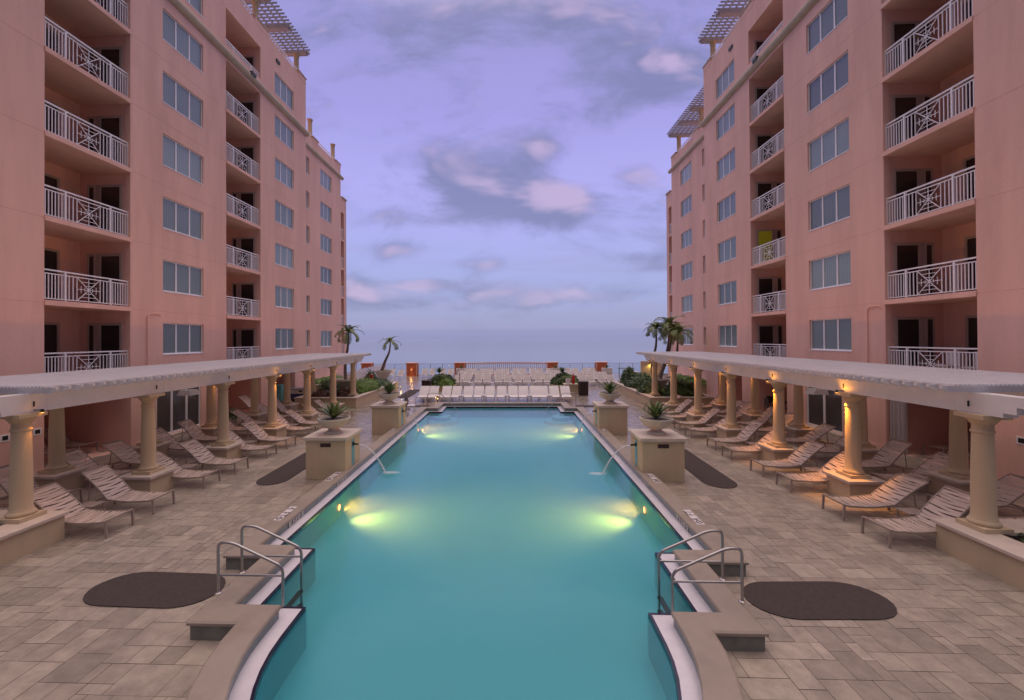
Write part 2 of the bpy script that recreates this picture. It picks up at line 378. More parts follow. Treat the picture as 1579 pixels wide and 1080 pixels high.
# ladders, handrails
def bend(pts,r=.12,n=5):
    out=[Vector(pts[0])]
    for i in range(1,len(pts)-1):
        a,p,c=Vector(pts[i-1]),Vector(pts[i]),Vector(pts[i+1])
        rr=min(r,(a-p).length*.45,(c-p).length*.45)
        q0=p+(a-p).normalized()*rr; q1=p+(c-p).normalized()*rr
        for k in range(n+1):
            t=k/n; out.append(q0*(1-t)**2+p*(2*t*(1-t))+q1*t*t)
    out.append(Vector(pts[-1])); return out
for s in (-1,1):
    t=thing('pool_ladder','steel pool ladder with two sloping grab rails on the %s side of the pool'%SIDE[s],'pool ladder',(s*3.9,7.45,.3))
    for yy in (7.12,7.76):
        b=MB(); b.tube(bend([(s*4.36,yy,.3),(s*4.36,yy,1.17),(s*4.12,yy,1.17),(s*3.30,yy,.80),(s*3.24,yy,.70),(s*3.24,yy,-.75)],.16),.024,10); b.tube([(s*4.36,yy,.62),(s*3.25,yy,.62)],.019,8)
        r_=b.build('grab_rail','steel',t,smooth=True)
        b=MB(); b.lathe([(.055,0),(.055,.012),(.03,.03)],(s*4.36,yy,.303),12); b.build('base_plate','steel',r_)
    for k in range(3):
        b=MB(); b.box(s*3.20,s*3.29,7.14,7.74,-.02-.24*k,.01-.24*k); b.build('tread','bronze',t)
    h=thing('pool_handrail','slim steel handrail bending into the far %s corner of the pool'%SIDE[s],'handrail',(s*4.7,27.3,.3))
    b=MB(); b.tube(bend([(s*4.72,27.25,.3),(s*4.76,27.5,1.12),(s*3.95,27.5,1.12),(s*2.72,27.5,-.1),(s*2.72,27.5,-.9)],.18),.022,8); b.build('rail','steel',h,smooth=True)

# ------------------------------------------------------------------ deck paving
g=MB(); XL=46
bmx=bmesh.new()
def loop(pts,z):
    vs=[bmx.verts.new((p[0],p[1],z)) for p in pts]
    for i in range(len(vs)): bmx.edges.new((vs[i],vs[(i+1)%len(vs)]))
loop([(-XL,-8),(XL,-8),(XL,56),(-XL,56)],-.006); loop(O35,-.006)
bmesh.ops.triangle_fill(bmx,use_beauty=True,edges=bmx.edges[:])
me=bpy.data.meshes.new('ground'); bmx.to_mesh(me); bmx.free(); me.materials.append(M['grout'])
o=bpy.data.objects.new('ground',me); COL.objects.link(o); tag(o,kind='structure')
b=MB(); U=.178; gx=int(34/U); x0=-17.0; y0=2.2; gy=int(53.5/U)
occ=[[False]*gy for _ in range(gx)]
sizes=[(2,3),(3,3),(2,2),(3,2),(2,4),(1,2),(2,1),(4,3),(3,4),(4,2)]; wts=[5,4,5,5,2,1.5,1.5,2.2,1.5,2]
rt=random.Random(5)
for j in range(gy):
    for i in range(gx):
        if occ[i][j]: continue
        order=[]; 
        cand=rt.choices(sizes,wts,k=4)+[(2,2),(2,1),(1,2),(1,1)]
        for (a,c) in cand:
            if i+a<=gx and j+c<=gy and all(not occ[i+p][j+q] for p in range(a) for q in range(c)): break
        else: a=c=1
        for p in range(a):
            for q in range(c): occ[i+p][j+q]=True
        xa=x0+i*U; ya=y0+j*U; cx=xa+a*U/2; cy=ya+c*U/2
        if inside((cx,cy),O35): continue
        gp=.0025+.0025*rt.random()
        tn=min(1,max(0,rt.gauss(.5,.24)))
        zz=rt.uniform(-.0012,.0012)
        b.face([(xa+gp,ya+gp,zz),(xa+a*U-gp,ya+gp,zz),(xa+a*U-gp,ya+c*U-gp,zz),(xa+gp,ya+c*U-gp,zz)],tn)
# only keep those with no ground inside pool
o=b.build('deck_paving','paver',tone=True,recalc=False); tag(o,kind='structure')
b=MB(); b.box(-XL,XL,55.99,56.4,-9,-.02); o=b.build('terrace_edge','cream'); tag(o,kind='structure')
b=MB(); b.face([(-30000,56.5,-8),(30000,56.5,-8),(30000,40000,-8),(-30000,40000,-8)]); o=b.build('sea','sea'); tag(o,kind='structure')

# ------------------------------------------------------------------ floor mats
def stadium(cx,cy,a,bw,ang,n=12):
    pts=[]
    r=bw/2; l=a/2-r*1.15
    for k in range(n+1):
        t=-PI/2+PI*k/n; pts.append((l+r*1.15*math.cos(t),r*math.sin(t)))
    for k in range(n+1):
        t=PI/2+PI*k/n; pts.append((-l+r*1.15*math.cos(t),r*math.sin(t)))
    return [(cx+p*math.cos(ang)-q*math.sin(ang),cy+p*math.sin(ang)+q*math.cos(ang)) for p,q in pts]
def fmat(poly,label):
    b=MB(); b.prism(poly,.004,.018); o=b.build('floor_mat','matgrey'); tag(o,label,'floor mat','dark floor mats on the paving')
for s in (-1,1):
    fmat(stadium(s*5.95,7.72,2.45,1.08,s*.03),'dark oval mat on the paving beside the %s pool ladder'%SIDE[s])
    fmat(stadium(s*7.25,16.4,6.2,1.02,PI/2-s*.02),'long dark mat on the paving behind the nearest %s plinth'%SIDE[s])
fmat(stadium(-8.0,36.1,5.6,1.0,PI/2+.03),'dark mat on the far terrace beside the long left planter')
fmat(stadium(-5.9,29.2,1.9,.7,.05),'small dark mat behind the far left plinth')
fmat(stadium(5.9,29.2,1.9,.7,-.05),'small dark mat behind the far right plinth')

# ------------------------------------------------------------------ loungers
def strapped(prefix,sling=False,sm='taupe',fm='frame',label='',cat='lounger',head=(2.0,1.05)):
    """foot at x=0, head towards +x, width along y"""
    t=thing(prefix,label,cat)
    W2=.325 if sling else .345
    def seat_z(x): return .395-.055*math.sin(PI*min(1,max(0,x/1.22)))-(0.02*math.sin(PI*x/.6) if x<.3 else 0)
    hx,hz=1.22,.385; tx,tz=head
    def back(u): # slight s-curve
        return (hx+(tx-hx)*u,hz+(tz-hz)*u+.035*math.sin(PI*u))
    if sling:
        b=MB(); n=10
        for k in range(n):
            a=.04+1.16*k/n; c=.04+1.16*(k+1)/n
            b.face([(a,-W2,seat_z(a)),(c,-W2,seat_z(c)),(c,W2,seat_z(c)),(a,W2,seat_z(a))])
            b.face([(a,-W2,seat_z(a)-.02),(c,-W2,seat_z(c)-.02),(c,W2,seat_z(c)-.02),(a,W2,seat_z(a)-.02)])
        b.build('seat',sm,t,rel=False)
        b=MB()
        for k in range(8):
            a=back(k/8); c=back((k+1)/8)
            for dz in (0,-.02): b.face([(a[0],-W2,a[1]+dz),(c[0],-W2,c[1]+dz),(c[0],W2,c[1]+dz),(a[0],W2,a[1]+dz)])
        b.build('backrest',sm,t,rel=False)
    else:
        rr=random.Random(3)
        def straps(mb,f,n,ln):
            step=1.0/n; m=8
            for k in range(n):
                u0=step*(k+.08); u1=step*(k+.87)
                ph=rr.uniform(0,6.28); am=rr.uniform(.08,.2)*step; tn=rr.random()
                for q in range(m):
                    y0_=-W2+2*W2*q/m; y1_=-W2+2*W2*(q+1)/m
                    def P(u,y,dz=0):
                        uu=u+am*math.sin(y*7+ph)
                        p=f(min(1,max(0,uu))); sag=.018*(1-(y/W2)**2)
                        return (p[0],y,p[1]-sag+dz)
                    for dz in (0,):
                        mb.face([P(u0,y0_,dz),P(u1,y0_,dz),P(u1,y1_,dz),P(u0,y1_,dz)],tn)
        b=MB(); straps(b,lambda u:(.03+1.18*u,seat_z(.03+1.18*u)),14,1.2); b.build('seat',sm,t,rel=False,tone=True,smooth=True,recalc=False)
        b=MB(); straps(b,back,12,1.0); b.build('backrest',sm,t,rel=False,tone=True,smooth=True,recalc=False)
    for s in (-1,1):
        y=s*(W2+.012)
        b=MB()
        pts=[(x,y,seat_z(x)-.012) for x in [0.0,.15,.3,.5,.7,.9,1.1,1.22]]+[(1.45,y,.33),(1.75,y,.30),(1.95,y,.30)]
        for p,q in zip(pts[:-1],pts[1:]): b.bar(p,q,.028,.042)
        b.build('side_rail',fm,t,rel=False)
        b=MB(); pts=[back(u) for u in [0,.25,.5,.75,1]]
        for p,q in zip(pts[:-1],pts[1:]): b.bar((p[0],y,p[1]-.01),(q[0],y,q[1]-.01),.026,.034)
        b.build('back_frame',fm,t,rel=False)
        b=MB(); b.bar((.015,y,.40),(-.01,y,0),.036,.05,up=(1,0,0)); b.build('leg',fm,t,rel=False)
        b=MB(); b.bar((1.62,y,.31),(1.70,y,0),.036,.05,up=(1,0,0)); b.build('leg',fm,t,rel=False)
        b=MB(); b.bar((1.72,y*.9,hz+(tz-hz)*(1.72-hx)/(tx-hx)),(1.78,y*.9,.30),.016,.022,up=(1,0,0)); b.build('strut',fm,t,rel=False)
    for p_,q_ in (((.0,-W2,.392),(.0,W2,.392)),((1.70,-W2,.3),(1.70,W2,.3)),((tx,-W2,tz-.005),(tx,W2,tz-.005))): b=MB(); b.bar(p_,q_,.034); b.build('crossbar',fm,t,rel=False)
    return t
proto=strapped('strap_lounger',label='x')
proto2=strapped('strap_lounger',label='x',head=(2.06,.97))
proto3=strapped('strap_lounger',label='x',head=(1.93,1.11))
protow=strapped('sling_lounger',True,'whitesling','whiteframe',label='x',head=(2.02,.99))
protob=strapped('sling_lounger',True,'beigesling','whiteframe',label='x',head=(2.02,.97))
used={}
def place(pr,x,y,rz,label,group,z=0):
    if pr.name not in used:
        used[pr.name]=1; o=pr; o.location=(x,y,z); o.rotation_euler=(0,0,rz); o['label']=label; o['group']=group
        return o
    return copytree(pr,(x,y,z),rz,None,label,group)
rowY=[10.03,11.42,13.33,14.78,16.72,18.15,20.3,21.77,23.55,24.95]
jit=random.Random(21)
for s in (-1,1):
    rz=0 if s>0 else PI
    for k,y in enumerate(rowY):
        place([proto,proto,proto3,proto,proto2][(k*2+s+1)%5],s*(8.88+jit.uniform(-.05,.06)),y+jit.uniform(-.04,.04),rz+jit.uniform(-.035,.035),'taupe strap lounger, %s from the camera in the pool-side row under the %s pergola'%(ORD[k],SIDE[s]),'strap loungers in the pool-side rows')
    Y2=[(10.1,1),(11.5,1),(13.42,1),(14.75,1),(16.7,1),(18.2,1),(20.2,1),(21.7,1),(23.6,1),(25.0,1)]
    for k,(y,_) in enumerate(Y2):
        place([proto,proto2,proto,proto3][(k*3+s+1)%4],s*(11.68+jit.uniform(-.06,.06)),y+jit.uniform(-.06,.06),rz+jit.uniform(-.05,.05),'taupe strap lounger, %s from the camera in the second row beside the %s building'%(ORD[k],SIDE[s]),'strap loungers in the second rows')
    place(proto,s*16.55,15.85,rz+.1*s,'taupe strap lounger inside the ground-floor recess of the %s building, nearer one'%SIDE[s],'loungers in the ground-floor recesses')
    place(proto,s*16.75,17.0,rz+.06*s,'taupe strap lounger inside the ground-floor recess of the %s building, farther one'%SIDE[s],'loungers in the ground-floor recesses')
if True:
    place(proto,11.75,26.9,0.05,'taupe strap lounger beyond the last back column on the right, before the planter','strap loungers in the second rows')
    place(proto,-14.6,26.6,PI-.1,'taupe strap lounger by the left wall just before the long planter','strap loungers in the second rows')
    place(proto,8.95,26.75,0.0,'taupe strap lounger closest to the right planter in the pool-side row','strap loungers in the pool-side rows')
# small side tables between pairs
tb=thing('side_table','x','side table'); 
b=MB(); b.box(-.23,.23,-.2,.2,.36,.385); b.build('table_top','frame',tb,rel=False,bevel=.006)
for i in (-1,1):
    for j in (-1,1):
        b=MB(); b.bar((i*.2,j*.17,0),(i*.2,j*.17,.36),.025); b.build('leg','frame',tb,rel=False)
for s in (-1,1):
    for k,y in enumerate([10.73,14.06,17.44,21.04,24.25]):
        place(tb,s*10.3,y,0,'low taupe side table, %s from the camera between pool-side loungers on the %s'%(ORD[k],SIDE[s]),'side tables between loungers')
# white loungers behind the pool
starts=[(-6.33,-4.86),(-4.63,-3.12),(-2.98,-1.43),(-1.34,.29),(.39,1.92),(2.01,3.4),(3.5,5.07)]
k=0
for a,c in starts:
    for xx in (a+.37,c-.37):
        place(protow,xx,30.85,PI/2,'white sling lounger, %s from the left in the front row behind the pool'%ORD[k],'white loungers in the front row behind the pool'); k+=1
rows=[(41.3,[-4.2+2.0*i for i in range(6)]+[8.1,10.0],'second'),(44.6,[-4.4+2.0*i for i in range(8)]+[10.2],'third'),(47.6,[-4.5+2.0*i for i in range(8)],'fourth'),(50.4,[-4.3+2.0*i for i in range(6)],'fifth')]
for y,xs,nm in rows:
    k=0
    for x in xs:
        for dx in (-.41,.41):
            place(protob,x+dx,y+jit.uniform(-.15,.15),-PI/2+PI+jit.uniform(-.05,.05) if False else PI/2+jit.uniform(-.05,.05),'beige sling lounger, %s from the left in the %s row on the far terrace'%((ORD+['seventeenth','eighteenth'])[k],nm),'beige loungers on the far terrace'); k+=1
for k,(x,y) in enumerate([(-15.0,50.3),(-13.9,50.3),(-12.4,48.9),(-9.9,50.5),(-9.0,50.5),(-7.6,50.4),(-6.7,50.4)]):
    place(protob,x,y,PI/2,'beige sling lounger, %s from the left along the glass fence left of the balustrade'%ORD[k],'beige loungers by the glass fence')
for k,(x,y) in enumerate([(7.6,51),(8.5,51),(9.8,51.2),(10.6,51.2)]):
    place(protob,x,y,PI/2,'beige sling lounger, %s from the left along the glass fence right of the balustrade'%ORD[k],'beige loungers by the glass fence')
# small white tables between the far pairs
wt=thing('white_table','x','side table')
b=MB(); b.box(-.2,.2,-.2,.2,.42,.45); b.build('table_top','whiteframe',wt,rel=False)
for i in (-1,1):
    b=MB(); b.bar((i*.16,0,0),(i*.16,0,.42),.03,.3); b.build('leg','whiteframe',wt,rel=False)
for k,x in enumerate([-4.75,-3.05,-1.38,.34,1.97,3.45]):
    place(wt,x,31.6,0,'small white table, %s from the left between front-row white loungers'%ORD[k],'white tables between loungers')
for k,x in enumerate([-3.2,-1.2,.8,2.8,4.8]):
    place(wt,x,40.9,0,'small white table, %s from the left between second-row beige loungers'%ORD[k],'white tables between loungers')

# ------------------------------------------------------------------ pergolas
COLY=[9.26+3.38*i for i in range(7)]
AX,BX=10.4,13.3
shaft=[(.235,.0),(.235,.0),(.25,.02),(.255,.05),(.235,.085),(.215,.10),(.21,.12),(.205,.14),(.19,.18),(.188,.5),(.184,1.0),(.172,1.5),(.163,1.86),(.163,1.88),(.185,1.90),(.185,1.93),(.165,1.95),(.165,2.06),(.19,2.08),(.215,2.12),(.25,2.17),(.265,2.20)]
def column_mesh(x,y,z):
    b=MB(); b.box(x-.285,x+.285,y-.285,y+.285,z,z+.09); b.lathe([(r,zz+.09) for r,zz in shaft],(x,y,z),28); b.box(x-.29,x+.29,y-.29,y+.29,z+2.285,z+2.37); return b
for s in (-1,1):
    t=thing('pergola','white slatted pergola on cream columns along the %s side of the pool deck'%SIDE[s],'pergola',(s*11.85,18,0))
    for row,X in ((0,AX),(1,BX)):
        for i,y in enumerate(COLY):
            zb=.62
            if i==6: zb=.72
            c=column_mesh(s*X,y,zb-.0 if i!=6 else .70).build('column','cream',t,smooth=True)
            if i in (0,6): continue
            p=MB(); p.box(s*X-.44,s*X+.44,y-.44,y+.44,0,.53); p=p.build('pedestal','cream',c,bevel=.008)
            q=MB(); q.box(s*X-.52,s*X+.52,y-.52,y+.52,.555,.62); q.box(s*X-.48,s*X+.48,y-.48,y+.48,.53,.555); q.build('pedestal_cap','capstone',p,bevel=.012) if False else None
            qq=q.build('pedestal_cap','capstone',c)
    for X in (AX,BX):
        b=MB(); x=s*X; w2=.15
        prof=[(8.3,3.22),(8.3,3.42),(31.3,3.42),(31.3,3.22),(31.1,3.22),(31.1,3.14),(30.9,3.14),(30.9,2.99),(8.75,2.99),(8.75,3.08),(8.52,3.08),(8.52,3.22)]
        m=len(prof)
        for xx in (x-w2,x+w2): b.face([(xx,p[0],p[1]) for p in prof])
        for i in range(m):
            p,q=prof[i],prof[(i+1)%m]; b.face([(x-w2,p[0],p[1]),(x+w2,p[0],p[1]),(x+w2,q[0],q[1]),(x-w2,q[0],q[1])])
        for y in COLY: # scarf joints beside each column
            b.box(x-w2-.004,x+w2+.004,y+.40,y+.415,2.995,3.41)
        b.build('beam','white',t)
    b=MB(); y=9.35; nr=0
    while y<31.4:
        xa,xb=s*9.66,s*14.25
        prof=[(xa,3.56),(xa,3.50),(xa+s*.12,3.42),(xb-s*.12,3.42),(xb,3.50),(xb,3.56)]
        for yy in (y-.03,y+.03): b.face([(p[0],yy,p[1]) for p in prof])
        for i in range(6):
            p,q=prof[i],prof[(i+1)%6]; b.face([(p[0],y-.03,p[1]),(q[0],y-.03,q[1]),(q[0],y+.03,q[1]),(p[0],y+.03,p[1])])
        y+=.285
    b.build('rafters','white',t)
    b=MB(); x=9.8
    while x<14.2:
        b.box(s*x,s*(x+.042),9.2,31.55,3.562,3.60); x+=.088
    b.build('top_slats','white',t)
    for i,y in enumerate(COLY): b=MB(); b.box(s*(AX-.155),s*(AX-.185),y+.10,y+.115,3.12,3.24); b.build('bracket','bronze',t)

# downlights on columns
def lampcap(s,X,y,power,side,col=(1,.37,.04)):
    # bullet fixture clipped to the abacus, aimed down the shaft
    xx=s*X-side*s*.34; yy=y+.13
    t=thing('column_light','x','lamp',(xx,yy,2.97)); 
    b=MB(); b.tube([(xx,yy,3.06),(xx,yy,2.985)],.032,10); b.bar((xx,yy,3.04),(s*X-side*s*.15,yy,3.04),.02); b.build('housing','bronze',t)
    b=MB(); b.tube([(xx,yy,2.984),(xx,yy,2.978)],.026,10); b.build('lens','lampglow',t)
    spot('column_lamp',(xx,yy,2.965),(s*X-side*s*.10,yy-.03,1.0),power*3.6,col,66,.9,.03,t); spot('column_uplight',(xx,yy-.02,3.07),(s*X-side*s*.15,yy-.1,3.3),power*.07,col,150,.8,.02,t)
    return t
Lp={1:[(1,85,'strong'),(2,60,''),(3,14,''),(4,22,''),(5,14,''),(6,14,'')],-1:[(0,5,''),(3,22,''),(4,8,''),(5,6,'')]}
for s in (-1,1):
    for i,p,_ in Lp[s]:
        t=lampcap(s,AX,COLY[i],p,1); tag(t,'amber downlight on the %s pool-side column from the camera, %s pergola'%(ORD[i],SIDE[s]),'lamp','amber column downlights')
    for i,p in (((0,16),(3,30),(4,14),(5,20)) if s>0 else ((3,8),(0,6))):
        t=lampcap(s,BX,COLY[i],p,-1 if s>0 and i<4 else 1); tag(t,'amber downlight on the %s back-row column from the camera, %s pergola'%(ORD[i],SIDE[s]),'lamp','amber column downlights')

# ------------------------------------------------------------------ planters
def leafy(c,rad,n,size,rng,flat=.6,shell=.55,up=.25,dense=False):
    if dense: shell=.84
    b=MB()
    def sh(d): return (.92+.2*mnoise.noise(Vector((d.x*2.3+c[0],d.y*2.3+c[1],d.z*2.3))))*(1+.10*mnoise.noise(d*6))
    NU,NV=18,8
    def core(i,j):
        a=2*PI*i/NU; e=PI/2*j/NV; d=Vector((math.cos(a)*math.cos(e),math.sin(a)*math.cos(e),math.sin(e))); k=.84*sh(d)+rng.uniform(-.02,.02)*0
        return (c[0]+d.x*rad[0]*k,c[1]+d.y*rad[1]*k,c[2]+d.z*rad[2]*k)
    if dense:
        for i in range(NU):
            for j in range(NV): b.face([core(i,j),core(i+1,j),core(i+1,j+1),core(i,j+1)] if j<NV-1 else [core(i,j),core(i+1,j),core(i,j+1)],.25)
    for _ in range(n):
        while True:
            d=Vector((rng.gauss(0,1),rng.gauss(0,1),abs(rng.gauss(0,1))*.9 if flat else rng.gauss(0,1)))
            if d.length>.1: break
        d.normalize(); rr=shell+(1-shell)*rng.random()**.6
        bumpy=sh(d) if dense else .78+.42*mnoise.noise(Vector((d.x*2.3+c[0],d.y*2.3+c[1],d.z*2.3)))
        p=Vector((c[0]+d.x*rad[0]*rr*bumpy,c[1]+d.y*rad[1]*rr*bumpy,c[2]+d.z*rad[2]*rr*bumpy))
        nrm=(d+Vector((rng.uniform(-.8,.8),rng.uniform(-.8,.8),rng.uniform(-.2,.9)))).normalized()
        u=nrm.cross(Vector((rng.random(),rng.random(),rng.random()))).normalized(); v=nrm.cross(u)
        l=size*rng.uniform(.6,1.3); w_=l*.42
        tn=min(1,max(0,.5+rng.gauss(0,.25)))
        b.face([p-u*l*.5,p+v*w_*.5-u*.05*l+nrm*.06*l,p+u*l*.5,p-v*w_*.5-u*.05*l+nrm*.06*l],tn)
    return b
rl=random.Random(77)
def shrub(name,label,m,c,rad,n,size,cat='shrub',group=None,up=0):
    t=thing(name,label,cat,(c[0],c[1],c[2]),0,group)
    leafy(c,rad,n,size,rl,dense=(name in ('hedge','croton','shrub'))).build('foliage',m,t,tone=True,recalc=False)
    b=MB()
    for k in range(5):
        a=rl.uniform(0,6.28); b.tube([(c[0]+.05*math.cos(a),c[1]+.05*math.sin(a),c[2]-.02),(c[0]+rad[0]*.45*math.cos(a),c[1]+rad[1]*.45*math.sin(a),c[2]+rad[2]*.6)],[.02,.008],5)
    b.build('stem','trunk',t); return t
def boxplanter(name,label,x0,x1,y0,y1,h,t_=.28,cap=.06):
    t=thing(name,label,'planter',((x0+x1)/2,(y0+y1)/2,0))
    b=MB(); b.box(x0,x1,y0,y0+t_,0,h-cap); b.box(x0,x1,y1-t_,y1,0,h-cap); b.box(x0,x0+t_,y0+t_,y1-t_,0,h-cap); b.box(x1-t_,x1,y0+t_,y1-t_,0,h-cap); b.build('planter_wall','cream',t)
    o=.06; k=t_+.06
    b=MB(); b.box(x0-o,x1+o,y0-o,y0+k,h-cap,h); b.box(x0-o,x1+o,y1-k,y1+o,h-cap,h); b.box(x0-o,x0+k,y0+k,y1-k,h-cap,h); b.box(x1-k,x1+o,y0+k,y1-k,h-cap,h); b.build('planter_cap','capstone',t)
    b=MB(); nx=8; ny=12
    for i in range(nx):
        for j in range(ny):
            def P(a,c): 
                x=x0+t_+(x1-x0-2*t_)*a/nx; y=y0+t_+(y1-y0-2*t_)*c/ny
                return (x,y,h-.13+.04*mnoise.noise(Vector((x*2,y*2,0))))
            b.face([P(i,j),P(i+1,j),P(i+1,j+1),P(i,j+1)])
    b.build('soil','soil',t); return t
for s in (-1,1):
    x0,x1=sorted((s*9.82,s*14.0))
    boxplanter('planter','low cream walled planter at the near end of the %s pergola'%SIDE[s],x0,x1,2.6,9.66,.62,.55 if s else .5)
    for k in range(7):
        x=s*rl.uniform(10.7,11.3); y=rl.uniform(8.3,9.0) if k<5 else rl.uniform(6.5,8)
        shrub('ground_plant','small sparse green plant, %s of seven in the near %s planter soil'%(ORD[k],SIDE[s]),'shrub',(x,y,.5),(.26,.26,.3),60,.11,'plant','small plants in the near planters')
    x0,x1=sorted((s*9.8,s*14.0))
    boxplanter('planter','long cream walled planter beyond the last %s columns with palms and shrubs'%SIDE[s],x0,x1,28.45,39.3,.70,.3)
    x0,x1=sorted((s*14.25,s*16.75))
    boxplanter('planter','taller grey-cream planter against the far wing of the %s building'%SIDE[s],x0,x1,33.95,41,1.0,.3)
    for k in range(3):
        shrub('hedge','clipped bright green hedge, %s from the camera against the far %s wing'%(ORD[k],SIDE[s]),'hedge',(s*15.5,34.8+1.9*k,.85),(.8,1.1,.62),900,.13,'hedge','hedges against the far wings')
# left long planter plants
shrub('croton','reddish croton shrub behind the last left pool-side column','croton',(-11.1,30.2,.6),(.85,.95,.75),900,.2)
shrub('croton','low dark red shrub at the front corner of the left planter','croton',(-12.6,29.5,.6),(.8,.7,.6),600,.17)
shrub('hedge','bright green mounded hedge along the inner edge of the left planter','hedge',(-10.7,32.9,.6),(1.05,2.5,1.15),3200,.14,'hedge')
shrub('hedge','dull green low mound at the far end of the left planter','shrub',(-10.7,36.9,.55),(.8,1.7,.75),1300,.14,'hedge')
shrub('shrub','leafy dark green shrub behind the left back columns','shrub',(-13.2,31.9,.6),(.8,1.2,1.1),1100,.22)
shrub('shrub','tall loose leafed shrub by the left palm pot','shrub',(-12.0,38.3,.6),(.7,.7,1.3),500,.2)
# right
for k,(x,y,rx,ry,rz_,lab) in enumerate([(10.6,31.2,.85,1.4,1.2,'dark glossy shrub spilling over the front of the right planter'),(12.2,30.0,1.3,.9,1.15,'dense dark shrub between the last two right columns'),(11.0,34.5,1.2,1.9,1.35,'rounded green shrub in the middle of the right planter'),(13.3,31.0,.7,1.0,.9,'reddish dark shrub at the outer corner of the right planter'),(10.9,37.6,.8,1.2,1.55,'tall bushy shrub at the far end of the right planter')]):
    shrub('shrub',lab,'croton' if k==3 else 'shrub',(x,y,.58),(rx,ry,rz_),1500,.24)

# ------------------------------------------------------------------ palms
def frond(b,base,az,el,length,droop,rng,lw=.021):
    pts=[]; n=12; p=Vector(base); e=el
    for i in range(n+1):
        pts.append(p.copy()); e-=droop/n*(1+.8*i/n)
        p=p+Vector((math.cos(az)*math.cos(e),math.sin(az)*math.cos(e),math.sin(e)))*(length/n)
    b.tube(pts,[.022*(1-.85*i/n)+.004 for i in range(n+1)],4)
    m=34
    for k in range(2,m):
        u=k/m*n; i=min(n-1,int(u)); f=u-i; q=pts[i].lerp(pts[i+1],f); d=(pts[i+1]-pts[i]).normalized()
        side=d.cross(Vector((0,0,1))).normalized() if abs(d.z)<.97 else Vector((1,0,0)); upv=side.cross(d)
        ll=length*.27*math.sin(PI*min(1,(k/m)*.86+.14))**.7*rng.uniform(.85,1.1)
        for sg in (-1,1):
            dirv=(side*sg*.78+d*.55+upv*.18).normalized()
            tip=q+dirv*ll+Vector((0,0,-ll*.27)); mid=q+dirv*ll*.5+Vector((0,0,-ll*.06))
            wv=d*lw
            b.face([q-wv*.6,mid-wv,tip,mid+wv,q+wv*.6],min(1,max(0,rng.gauss(.5,.22))))
def palm(label,path,rads,nf,fl,seed,group=None,crown_up=.1,loc=None):
    rng=random.Random(seed)
    t=thing('palm_tree',label,'palm tree',path[0],0,group)
    b=MB(); P=bend(path,1.2,8); n=len(P)
    rr=[rads[0]+(rads[1]-rads[0])*i/(n-1) for i in range(n)]
    # resample with growth rings
    Q=[];RR=[]
    for i in range(n-1):
        seg=(P[i+1]-P[i]).length; k=max(1,int(seg/.12))
        for j in range(k):
            f=j/k; Q.append(P[i].lerp(P[i+1],f)); RR.append((rr[i]+(rr[i+1]-rr[i])*f)*(1.06 if len(Q)%2 else .96))
    Q.append(P[-1]); RR.append(rr[-1])
    b.tube(Q,RR,9); b.build('trunk','trunk',t,smooth=True)
    top=Vector(path[-1]); b=MB()
    b.tube([top-Vector((0,0,.05)),top+Vector((0,0,.35))],[rads[1]*1.15,.03],8)
    for k in range(nf):
        az=2*PI*k/nf+rng.uniform(-.25,.25); lvl=k%3
        el=[1.2,.75,.25][lvl]+rng.uniform(-.15,.15); frond(b,top+Vector((0,0,.2+.05*rng.random())),az,el,fl*rng.uniform(.85,1.08)*(1 if lvl else .9),[1.25,1.45,1.55][lvl],rng)
    b.build('crown','leaf',t,tone=True,recalc=False)
    return t
def bowlpot(label,x,y,r,h,z=0.0,foot=.5):
    t=thing('palm_pot',label,'planter pot',(x,y,z))
    b=MB(); b.lathe([(r*.45,0),(r*.5,.05),(r*.42,.12),(r*.62,h*.45),(r*.86,h*.8),(r*.95,h*.88),(r,h*.9),(r,h),(r*.9,h),(r*.88,h*.86),(0.02,h*.84)],(x,y,z),28,cap=False); b.build('bowl','urn',t,smooth=True)
    return t
bowlpot('wide grey palm pot standing in the left planter',-12.7,34.2,.95,1.45,.0)
palm('tall slender palm rising from the left planter pot',[(-12.75,34.2,1.2),(-12.8,34.2,2.6),(-12.55,34.2,4.0),(-12.5,34.2,4.95)],(.13,.075),15,1.55,3)
bowlpot('wide grey palm pot on the terrace left of the orange pillar',-13.3,46.2,.95,1.25)
shrub('ground_plant','low green groundcover filling the far left palm pot','hedge',(-13.3,46.2,1.05),(.85,.85,.28),350,.12,'plant')
palm('small leaning palm in the pot near the left glass fence',[(-13.5,46.2,1.05),(-13.1,46.2,2.2),(-12.6,46.2,3.2),(-12.5,46.2,4.1)],(.17,.075),12,1.5,8)
bowlpot('wide grey palm pot standing in the right planter',12.6,35.6,.95,1.3)
pr_=[('leftmost right-hand palm leaning toward the sea',[(12.35,35.6,1.1),(12.15,35.6,2.3),(12.7,36.0,4.0),(12.7,36,5.15)],1.4,4),
 ('tallest palm of the right-hand clump',[(12.8,35.5,1.1),(13.1,35.5,2.3),(13.55,35.6,4.0),(13.65,35.6,5.5)],1.75,5),
 ('middle palm of the right-hand clump, half hidden behind the tallest',[(13.0,36.6,1.1),(13.7,36.8,2.3),(14.2,36.9,4),(14.3,36.9,5.0)],1.6,6),
 ('rightmost palm of the right-hand clump against the pink wall',[(13.3,34.4,.7),(13.7,34.4,2.3),(13.8,34.4,3.6),(13.85,34.4,4.7)],1.6,9)]
for lab,pa,fl,sd in pr_: palm(lab,pa,(.14,.07),16,fl,sd,'palms in the right planter')

